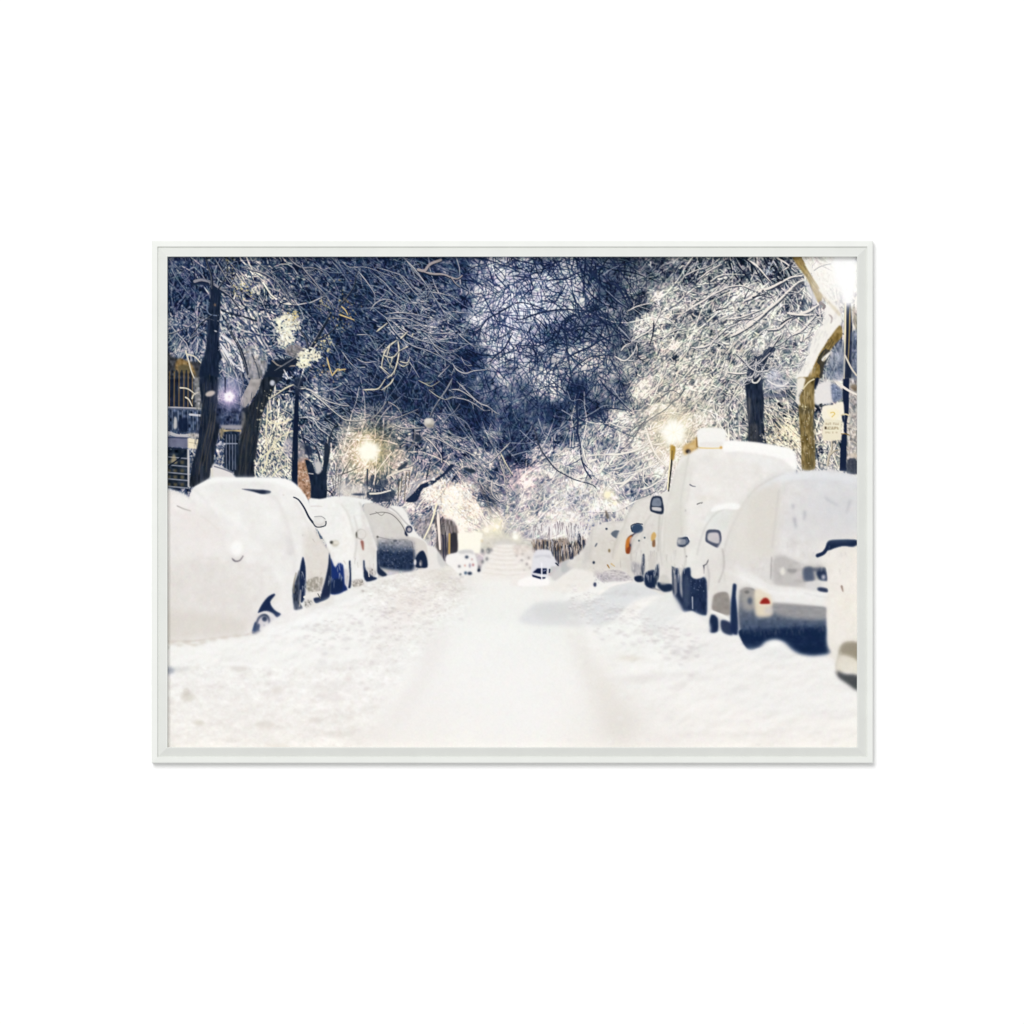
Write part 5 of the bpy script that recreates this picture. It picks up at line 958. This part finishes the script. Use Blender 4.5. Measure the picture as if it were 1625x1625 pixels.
poly('C4: 240,1200 265,1110 380,1100 400,1290 330,1290 250,1270', (158, 150, 146), 1.6, tex=3); stroke('C4: 240,1265 330,1300 400,1345', 4.5, (244, 242, 238), 4, 1, .8); poly('C4: 235,1290 290,1320 290,1440 210,1440', (36, 50, 92), 1.2); poly('C4: 320,1340 410,1370 420,1470 330,1440', (58, 68, 104), 1.4); stroke('C4: 305,1330 305,1430', 2, (190, 188, 192), 2, .8, .8)
poly('C4: 425,1020 455,1030 450,1130 470,1300 460,1470 405,1440 405,1200 415,1100', (38, 54, 98), 1.3); stroke('C4: 350,830 350,1000', 3, (200, 196, 192), 3, .7, 1.2); stroke('C4: 445,800 440,850', 3, (204, 200, 196), 3, .7, 1.2)
poly('C4: 470,1060 510,1060 510,1400 480,1400 460,1200', (232, 229, 224), 1.4); poly('C4: 510,1070 620,1080 620,1300 700,1330 1250,1330 1250,1440 520,1440', (150, 146, 148), 1.6, tex=5)
poly('C4: 760,1190 1245,1240 1240,1360 900,1370 760,1290', (166, 161, 162), 2.2); tell('C4', 545, 1095, 22, 18, (106, 104, 110), 1.4); tell('C4', 570, 1170, 26, 34, (104, 108, 128), 1.8, .9)
poly('C4: 620,1090 700,1075 740,1110 760,1200 770,1300 720,1310 630,1290', (238, 224, 196), 2.0); tell('C4', 698, 1172, 38, 30, (168, 44, 44), 1.7); tell('C4', 700, 1195, 40, 12, (226, 200, 196), 1.6, .8); tell('C4', 735, 1245, 34, 34, (210, 204, 204), 2.2, .8)
poly('C4: 500,1330 640,1320 760,1350 1240,1350 1250,1440 500,1440', (106, 110, 132), 3.5, .8)
poly('C4: 475,1430 640,1420 900,1400 1250,1400 1250,1700 960,1640 700,1570 560,1600', (27, 44, 86), 2.4, rough=.1); wash(1250, 1012, 14, 3, (60, 76, 116), .8); wash(1190, 1022, 10, 2.4, (60, 76, 116), .6)
poly('C4: 478,1070 505,1062 620,1080 640,1200 760,1215 1000,1230 1245,1232 1250,1440 900,1445 500,1450 470,1300', (162, 157, 155), 2.4, .95, smooth=False, col2=(70, 84, 120), tex=5, texs=(5, 4))
poly('C4: 780,1215 1000,1228 1245,1235 1245,1330 1000,1330 800,1290', (172, 168, 168), 3, .8, tex=4, texs=(7, 3)); poly('C4: 500,1070 545,1060 600,1085 600,1240 560,1260 510,1240', (176, 171, 168), 3, .8)
tell('C4', 545, 1095, 22, 14, (112, 108, 112), 1.4, .8); tell('C4', 572, 1172, 22, 30, (92, 98, 122), 1.8, .85)
poly('C4: 612,1085 680,1068 735,1100 760,1200 765,1290 720,1310 625,1300', (232, 220, 196), 2.6, .95); poly('C4: 655,1195 690,1148 725,1150 748,1195 700,1202', (172, 40, 38), 1.2, 1); stroke('C4: 650,1208 740,1208', 2, (240, 226, 214), 2, .7, .8); tell('C4', 735, 1255, 38, 36, (206, 200, 202), 2.6, .7)
poly('C4: 470,1440 640,1432 900,1408 1250,1404 1250,1700 960,1640 700,1570 560,1600', (27, 46, 90), 2.4, 1, smooth=False)
er_ = np.random.default_rng(71)
for _ in range(110):
    x = er_.uniform(1178, 1312); y = 1000 - (x - 1178) * .03 + er_.normal(0, 4); stroke([(x, y), (x + er_.normal(0, 1), y + er_.uniform(2, 8))], er_.uniform(1, 3), [(60, 74, 112), (104, 108, 128), (34, 50, 92)][er_.integers(0, 3)], 1, .45, 1)
for _ in range(40):
    x = er_.uniform(1180, 1312); y = er_.uniform(1006, 1026); ell(x, y, er_.uniform(1, 5), er_.uniform(.6, 1.6), (62, 78, 116), 1.2, er_.uniform(.2, .5))
# dark bar and next car's edge
poly('C4: 1235,690 1255,650 1330,640 1500,645 1508,680 1480,700 1380,690 1300,710 1250,730', (28, 44, 88), 1.4); stroke('C4: 1250,700 1210,755 1160,780', 4.5, (40, 54, 96), 5, 1, 1)
poly('C4: 1240,800 1260,740 1330,710 1520,700 1520,1640 1330,1640 1250,1560 1240,1300 1255,1060', (241, 237, 231), 2.0); stroke('C4: 1370,1045 1382,1090', 4, (150, 126, 118), 2.4, .9, 1); stroke('C4: 1270,1020 1340,1025', 2, (212, 206, 202), 2, .8, 1); wash(1340, 960, 12, 20, (236, 230, 212), .6)
poly('C4: 1240,700 1262,655 1330,645 1420,640 1500,648 1506,680 1470,702 1380,694 1300,716 1255,732', (28, 44, 84), 1.5); stroke('C4: 1250,705 1215,755 1160,775', 4.6, (36, 50, 92), 5, 1, 1)
# banks in front of the right row
poly('C3: 1380,1100 1460,1190 1515,1290 1560,1270 1600,1275 1700,1330 1730,1440 1620,1500 1300,1500 1100,1300 1200,1200', (233, 233, 231), 2.4, .95)
poly([(1078, 975), (1092, 970), (1104, 976), (1122, 990), (1126, 1006), (1150, 1010), (1166, 1014), (1178, 1026), (1192, 1032), (1205, 1028), (1216, 1018), (1232, 1015), (1246, 1021), (1260, 1034), (1285, 1040), (1312, 1038), (1330, 1034), (1326, 1060), (1330, 1075), (1362, 1096), (1362, 1130), (1200, 1130), (1080, 1060), (1050, 1000)], (243, 241, 238), 2.6)
poly('R: 1100,390 1180,380 1240,352 1300,380 1340,420 1240,440 1140,430', (236, 236, 234), 5, .8); wash(1120, 1030, 40, 14, (234, 233, 231), .6); wash(1230, 1022, 12, 5, (250, 249, 248), .8); wash(1060, 985, 30, 10, (236, 236, 234), .7, .3)
poly('C4: 1245,1480 1300,1500 1330,1600 1330,1700 1260,1640', (222, 218, 210), 3, .7)
poly('R: 1535,380 1560,350 1624,355 1624,460 1560,440 1530,470', (160, 150, 134), 3, .95); poly('R: 1525,420 1560,410 1624,440 1624,500 1560,490 1530,500', (222, 216, 200), 2.6, .95); poly('R: 1520,485 1560,500 1624,510 1624,578 1570,545 1530,515', (84, 82, 90), 2.2, .95); stroke('R: 1545,400 1522,450 1525,500', 2.4, (200, 194, 180), 2, .8, 1)

stroke([(1066.5, 716), (1065.5, 738), (1063, 762), (1061, 779)], 3.0, (60, 56, 58), 2.2, 1, .3, smooth=False); stroke([(1064, 716), (1063, 740), (1060.5, 762), (1059, 776)], 1.4, (246, 236, 200), 1.4, .95, .3, smooth=False); stroke([(1066, 708), (1066, 728)], 5, (190, 152, 74), 4, .8, 1)
# crusted snow on the cars: soft mottling and the edges between one car and the next
def crust(p, amp, sc, col=(0, 0, 0), a=0):
    q = np.asarray(pts_of(p), float) - (X0, Y0); m = gblur(polymask(q, (0, 0, W, H)), 3)[..., None]
    n = (noise(sc, sc * 1.3) + .7 * noise(sc * .5) + .25 * noise(sc * .25))[..., None]
    white = np.clip((IMG.min(-1, keepdims=True) - 170) / 40, 0, 1)
    IMG[:] = IMG + m * white * (amp * n * np.array((.9, 1, 1.05), np.float32)) + m * white * a * (np.asarray(col, np.float32) - IMG)
crust([(265, 780), (320, 765), (460, 760), (500, 820), (520, 960), (400, 1010), (265, 1020)], 2.0, 16, (237, 233, 230), .4)
crust([(265, 900), (330, 880), (430, 900), (450, 940), (400, 1005), (265, 1020)], 2.6, 10, (228, 223, 219), .45)
crust([(480, 840), (500, 830), (530, 900), (530, 960), (485, 965)], 2, 5, (224, 218, 211), .5)
crust([(490, 790), (560, 790), (640, 810), (650, 890), (560, 940), (500, 940)], 2.2, 8, (236, 233, 229), .25)
crust([(1050, 830), (1066, 775), (1080, 735), (1110, 715), (1260, 710), (1360, 760), (1360, 900), (1310, 960), (1040, 930)], 2.0, 13, (232, 228, 224), .4)
crust([(1130, 900), (1190, 780), (1240, 745), (1362, 745), (1362, 860), (1300, 930), (1230, 925), (1150, 900)], 2.4, 14, (220, 217, 216), .35)
crust([(1300, 860), (1362, 850), (1362, 1090), (1315, 1040)], 1.5, 10, (240, 234, 226), .6)
crust([(900, 830), (1000, 800), (1040, 780), (1045, 930), (1000, 920), (900, 900)], 2.6, 7, (220, 215, 208), .5)
def edge(p, w, col, a, b=1.6): stroke(p, w, col, w, a, b)
edge('C1: 880,230 960,290 1030,440 1090,640 1120,800 1110,950', 5, (222, 218, 216), .5, 2.4)
edge('C1: 1120,300 1190,420 1250,560 1290,700', 3, (226, 222, 219), .6); edge('C1: 1290,560 1340,640 1400,720 1420,760', 2.4, (206, 200, 196), .6, 1.1)
edge('C2: 20,330 80,420 120,560 150,660 140,800', 3, (220, 217, 212), .75, 1.3); edge('C2: 180,320 240,420 290,560 330,680', 3, (206, 204, 200), .8, 1.3)
edge('C1: 230,190 300,260 380,360 460,480', 4, (224, 222, 219), .5, 2.2); edge('C1: 0,400 100,420 200,500', 5, (234, 226, 223), .5, 3)
edge('C2: 430,350 500,400 570,480 610,520', 1.8, (170, 168, 168), .8, .8); edge('C2: 560,360 610,430 625,490', 2, (196, 194, 192), .8, 1)
edge([(1094, 716), (1086, 760), (1080, 800), (1082, 850)], 2.2, (204, 201, 197), .8, 1.2); edge([(1074, 746), (1066, 775), (1057, 812), (1053, 880)], 3, (214, 211, 204), .8, 1.4)
poly([(1068, 762), (1076, 742), (1094, 722), (1088, 770), (1082, 850), (1066, 880), (1055, 850), (1060, 800)], (223, 221, 213), 2.4, .6)
edge([(1172, 802), (1140, 812), (1122, 832), (1112, 856), (1106, 880)], 2.4, (208, 207, 203), .75, 1.3)
edge([(1243, 752), (1210, 768), (1190, 786), (1175, 810), (1160, 840), (1150, 870), (1146, 900)], 3, (208, 204, 200), .8, 1.6)
poly([(1160, 820), (1185, 790), (1200, 775), (1235, 768), (1232, 840), (1222, 880), (1190, 900), (1160, 880)], (226, 222, 215), 4, .6)
edge([(1262, 716), (1264, 740), (1268, 748)], 1.6, (226, 224, 220), .8, .8)
poly([(1150, 702), (1200, 703), (1258, 715), (1264, 745), (1240, 728), (1180, 716), (1150, 716)], (253, 252, 249), 1.6, .9)
poly([(1174, 800), (1150, 800), (1130, 806), (1128, 812), (1150, 808), (1172, 808)], (251, 250, 248), 1.2, .9)
edge('C3: 1000,440 1060,345 1110,295 1210,262', 2.2, (200, 196, 190), .7, 1.2); edge('C3: 1000,440 980,520 930,620 900,760', 3, (206, 202, 194), .7, 1.3)
edge('C3: 1215,420 1160,500 1140,600 1100,700 1060,760', 2.6, (204, 201, 195), .7, 1.2); edge('C3: 1320,420 1300,560 1295,700 1310,860', 2.6, (206, 203, 198), .8, 1.2)
edge('C3: 700,560 690,680 670,800', 2.2, (204, 200, 196), .7, 1.1); edge('C3: 830,500 900,490 960,485', 1.6, (204, 200, 194), .7, .9)
poly('C3: 960,620 1000,600 960,800 900,860 870,850', (236, 230, 218), 1.6, .7)
r_ = np.random.default_rng(12)
for _ in range(34):
    x = r_.uniform(1200, 1350); y = r_.uniform(850, 905); stroke([(x, y), (x + r_.normal(0, 1.5), y + r_.uniform(3, 10))], r_.uniform(1, 2.4), (206, 202, 199) if r_.random() < .6 else (240, 238, 235), .8, .45, 1)
for _ in range(60):                                     # streaks and drips on the lower doors
    x = r_.uniform(1010, 1090); y = r_.uniform(870, 915); stroke([(x, y), (x + r_.normal(0, 1), y + r_.uniform(5, 16))], r_.uniform(.8, 2), (190, 187, 186) if r_.random() < .6 else (236, 233, 228), .6, .55, .5)
for _ in range(60):
    x = r_.uniform(478, 600); y = 905 + (540 - x) * .22 + r_.uniform(-14, 16); stroke([(x, y), (x + r_.normal(0, 1.4), y + r_.uniform(4, 13))], r_.uniform(.8, 2), (176, 168, 160) if r_.random() < .45 else (236, 232, 226), .6, .5, .5)
tell('C1', 618, 790, 62, 60, (224, 220, 217), 3.5, .8); tell('C1', 612, 718, 50, 68, (251, 250, 248), 2.6, 1); stroke('C1: 572,800 598,826 640,820 668,782', 3.0, (128, 120, 130), 1.2, .95, .8)
edge('C1: 520,560 500,640 490,760', 6, (231, 228, 225), .5, 3); edge('C1: 700,560 860,700 1000,900', 7, (232, 229, 226), .6, 4); edge('C1: 300,300 420,360 560,440 700,560', 6, (249, 248, 246), .6, 3)
poly('C1: 260,185 400,108 620,100 980,104 1080,128 1150,180 1180,230 1060,190 900,140 600,130 400,145', (250, 250, 248), 2, .8)
poly([(1243, 752), (1290, 748), (1340, 752), (1362, 762), (1362, 768), (1300, 760), (1240, 764), (1200, 780)], (232, 234, 236), 2.4, .8)
poly([(1262, 790), (1300, 782), (1358, 790), (1358, 850), (1310, 855), (1262, 852), (1240, 840)], (218, 217, 218), 7, .55)
poly([(1236, 780), (1228, 820), (1222, 870), (1190, 885), (1165, 870), (1180, 815), (1205, 785)], (228, 224, 217), 5, .7)
edge([(1236, 778), (1231, 820), (1225, 868)], 3, (206, 202, 200), .75, 1.5)
edge([(1148, 905), (1175, 915), (1205, 930), (1225, 940), (1310, 945)], 5, (246, 245, 243), .7, 2)
for p, w in (('C4: 945,340 952,370', 4), ('C4: 1050,395 1043,465', 4.5), ('C4: 958,455 972,530', 5.5), ('C4: 1225,265 1265,300 1340,340', 4.5), ('C4: 1445,300 1415,400', 5)): stroke(p, w, (176, 177, 184), w * .6, .6, 2.2)
# snow-laden twigs hanging over the fence at the end of the street, and over the trunk behind the van
for _ in range(150):
    x = r_.uniform(842, 932); y = 849 + r_.uniform(-8, 5) - 6 * math.sin((x - 842) / 90 * 3.14); l = abs(r_.normal(6, 5)); stroke([(x, y - 8), (x + r_.normal(0, 2), y + l)], r_.uniform(.8, 2.2), (238, 234, 232) if r_.random() < .75 else (160, 150, 156), .5, .85)
for x0_, y0_, x1_, y1_ in ((1174, 588, 1196, 572), (1180, 600, 1206, 588), (1190, 582, 1222, 560), (1198, 600, 1216, 576), (1184, 578, 1214, 594), (1178, 612, 1192, 600), (1200, 570, 1190, 604), (1205, 590, 1230, 580)):
    m_ = ((x0_ + x1_) / 2 + r_.normal(0, 3), (y0_ + y1_) / 2 + r_.normal(0, 3)); stroke([(x0_, y0_ + 1.5), (m_[0], m_[1] + 1.5), (x1_, y1_ + 1.5)], 3, (60, 66, 92), 1.4, .7); stroke([(x0_, y0_), m_, (x1_, y1_)], 2.4, (232, 227, 222), 1.0, .9); kids([(x0_, y0_), m_, (x1_, y1_)], 2.4, (226, 221, 217), (60, 66, 92), 5, (5, 14))
# lumps where the ploughed snow meets the street
for _ in range(520):
    if r_.random() < .5: x = r_.uniform(905, 1110); y = 925 + (x - 905) * .42 + abs(r_.normal(0, 26))
    else: x = r_.uniform(480, 735); y = 995 - (x - 480) * .34 + abs(r_.normal(0, 30))
    s_ = r_.uniform(.9, 2.8) * (1 + max(0, y - 960) / 90); k = r_.uniform(.2, .55)
    ell(x, y + s_ * .5, s_ * 1.3, s_ * .6, (204, 198, 199), s_ * .4, k); ell(x, y - s_ * .3, s_, s_ * .5, (250, 248, 246), s_ * .35, k)

fb = gblur(IMG, 1.1); wv = np.exp(-(((GX - 790) / 75) ** 2 + ((GY - 880) / 42) ** 2) ** 2)[..., None] * .75; IMG = IMG + wv * (fb - IMG)
# lumpy relief of the ploughed banks
def fbm(seed, *sc):
    return sum((.62 ** k) * noise(q[0], q[1], seed=seed + k) for k, q in enumerate(sc))
h1 = fbm(201, (34, 15), (19, 9), (10, 5), (5.5, 3), (3, 2))
rel = np.zeros_like(h1); rel[3:-3, 3:-3] = (h1[6:, 3:-3] - h1[:-6, 3:-3]) * .5 + (h1[3:-3, 6:] - h1[3:-3, :-6]) * .3
rbank = polymask(np.array([(905, 915), (960, 925), (1040, 945), (1090, 985), (1150, 1018), (1200, 1034), (1240, 1024), (1300, 1042), (1362, 1100), (1362, 1190), (1100, 1190), (1040, 1130), (985, 1040), (930, 985), (880, 940)], float) - (X0, Y0), (0, 0, W, H))
lbank = polymask(np.array([(264, 1042), (330, 1022), (400, 1010), (440, 982), (480, 968), (560, 938), (640, 910), (715, 900), (740, 925), (720, 965), (680, 1020), (620, 1090), (560, 1190), (264, 1190)], float) - (X0, Y0), (0, 0, W, H))
bm_ = np.clip(gblur(rbank, 9) + gblur(lbank, 9), 0, 1)
far_ = np.interp(GY, [900, 980, 1080, 1190], [9, 8, 6.5, 6])
rel = np.where(GY[..., None][..., 0] > 1060, gblur(rel, 1.6) * 1.25, rel)
d_ = np.clip(-rel, -1.4, 1.8) * far_ * bm_
IMG = IMG - np.clip(d_, 0, 99)[..., None] * np.array((1, 1.1, 1.14), np.float32) + np.clip(-d_, 0, 5)[..., None] * .6
# greyer flanks low on the cars
def flank(pts, col, a, b):
    keep = IMG.copy(); wm = gblur(np.clip((IMG.min(-1) - 165) / 40, 0, 1), .8)[..., None]
    poly(pts, col, b, a, smooth=True); IMG[:] = keep + wm * (IMG - keep)
flank([(262, 900), (340, 890), (400, 930), (405, 985), (390, 1000), (330, 1008), (262, 1012)], (224, 219, 214), .5, 12)
flank([(262, 970), (330, 975), (395, 985), (385, 1004), (320, 1010), (262, 1014)], (219, 213, 205), .55, 5)
flank([(300, 800), (340, 815), (360, 850), (340, 880), (290, 870), (262, 840)], (233, 226, 223), .5, 9)
flank([(486, 850), (500, 845), (524, 880), (526, 925), (500, 930), (484, 900)], (219, 212, 204), .5, 3)
flank([(565, 840), (580, 838), (596, 870), (596, 905), (575, 905)], (222, 216, 209), .5, 3)
flank([(1052, 830), (1080, 800), (1090, 850), (1080, 900), (1055, 900)], (217, 214, 206), .5, 5)
flank([(1125, 880), (1150, 870), (1172, 900), (1168, 950), (1130, 950)], (222, 217, 211), .45, 5)
flank([(1215, 770), (1240, 766), (1236, 840), (1226, 880), (1190, 870), (1190, 800)], (219, 214, 206), .5, 6)
flank([(1280, 760), (1362, 765), (1362, 830), (1300, 820)], (214, 215, 219), .4, 8)
flank([(940, 860), (975, 840), (1000, 850), (1000, 900), (945, 905)], (214, 208, 199), .45, 5)
# scalloped shade where the drift meets the nearest car
for x, y in ((272, 1022), (284, 1026), (297, 1021), (309, 1026), (322, 1021), (338, 1017), (356, 1014), (376, 1011)): ell(x, y - 2, 7, 2.6, (206, 196, 184), 1.8, .5)
for x, y in ((278, 1028), (291, 1030), (303, 1028), (316, 1027), (332, 1023), (350, 1019)): ell(x, y + 1, 7, 4, (246, 245, 243), 1.8, .8)
for p, w, c, a in (('C4: 330,720 345,800 340,900 300,1010', 2.4, (186, 181, 178), .7), ('C4: 200,860 215,960 205,1080', 2, (170, 166, 168), .6), ('C4: 0,700 10,800 0,880', 2.4, (190, 187, 182), .6),
                   ('C3: 1130,560 1060,640 1040,760 1040,820', 2, (176, 170, 166), .6), ('C3: 920,620 890,720 880,800', 1.8, (190, 184, 174), .6), ('C3: 1290,420 1280,560 1275,740', 2, (182, 178, 172), .65),
                   ('C2: 130,430 160,560 150,700 130,800', 2, (206, 202, 197), .6), ('C2: 330,620 345,700 340,760', 1.8, (160, 156, 156), .6)):
    stroke(p, w, c, w, a, 1.2)
IMG = np.interp(IMG, [0, 35, 70, 110, 160, 205, 230, 255], [0, 26, 56, 97, 154, 204, 230, 255]).astype(np.float32)

# ---- finish: lens softness towards the foreground, faint paper grain, warm highlights
soft = gblur(IMG, 1.3); k = np.clip((GY - 960) / 120, 0, 1)[..., None] * .8
IMG = IMG * (1 - k) + soft * k
lum_ = (IMG * (.3, .55, .15)).sum(-1, keepdims=True); ds = np.interp(lum_, [20, 110, 200, 255], [.84, .86, .95, 1]); IMG = lum_ + (IMG - lum_) * ds; IMG = IMG + np.interp(lum_, [20, 90, 190], [1, 1, 0]) * np.array((-2.5, 2, -1), np.float32)
tr = np.clip((900 - GY) / 60, 0, 1)[..., None]                       # the woods stay crisp
IMG = IMG + tr * .18 * (IMG - gblur(IMG, 1.4)); IMG = IMG.astype(np.float32)
IMG = gblur(IMG, .35)
g_ = rng.standard_normal((H, W)).astype(np.float32)
IMG = IMG + (gblur(g_, .8) * 2.4)[..., None] + np.stack([noise(6, seed=s) for s in (21, 22, 23)], -1) * .7
IMG = np.clip(IMG, 4, 255)

# ---- the print: one sheet of paper whose ink is stored as a colour per vertex
lin = IMG / 255.0
lin = np.where(lin <= 0.04045, lin / 12.92, ((lin + 0.055) / 1.055) ** 2.4)
lin = np.clip(lin / INK, 0.001, 0.93).astype(np.float32)
PY = -(FRONT - 0.0070)                                  # the sheet lies 7 mm behind the frame's front edge
nv = W * H
co = np.empty((H, W, 3), np.float32)
k_ = (DIST + FRONT + PY) / DIST                         # a sheet lying deeper is cut that little bit larger
co[..., 0] = (GX - 0 - 812.5 + .0) * PX * k_ - cx; co[..., 1] = PY; co[..., 2] = (812.5 - GY) * PX * k_ - cz
me = bpy.data.meshes.new('printed_photograph')
idx = np.arange(nv, dtype=np.int32).reshape(H, W)
quads = np.stack([idx[:-1, :-1], idx[1:, :-1], idx[1:, 1:], idx[:-1, 1:]], -1).reshape(-1)
nf = (H - 1) * (W - 1)
me.vertices.add(nv); me.vertices.foreach_set('co', co.reshape(-1))
me.loops.add(nf * 4); me.loops.foreach_set('vertex_index', quads)
me.polygons.add(nf); me.polygons.foreach_set('loop_start', np.arange(nf, dtype=np.int32) * 4)
me.update(calc_edges=True)
att = me.color_attributes.new('ink', 'FLOAT_COLOR', 'POINT')
rgba = np.ones((nv, 4), np.float32); rgba[:, :3] = lin.reshape(-1, 3)
att.data.foreach_set('color', rgba.reshape(-1))
me.materials.append(M_PRINT)
pr = bpy.data.objects.new('printed_photograph', me); SC.collection.objects.link(pr); pr.parent = frame
pr['label'] = 'matte printed night scene of a snowed-in street between rows of cars and bare trees'
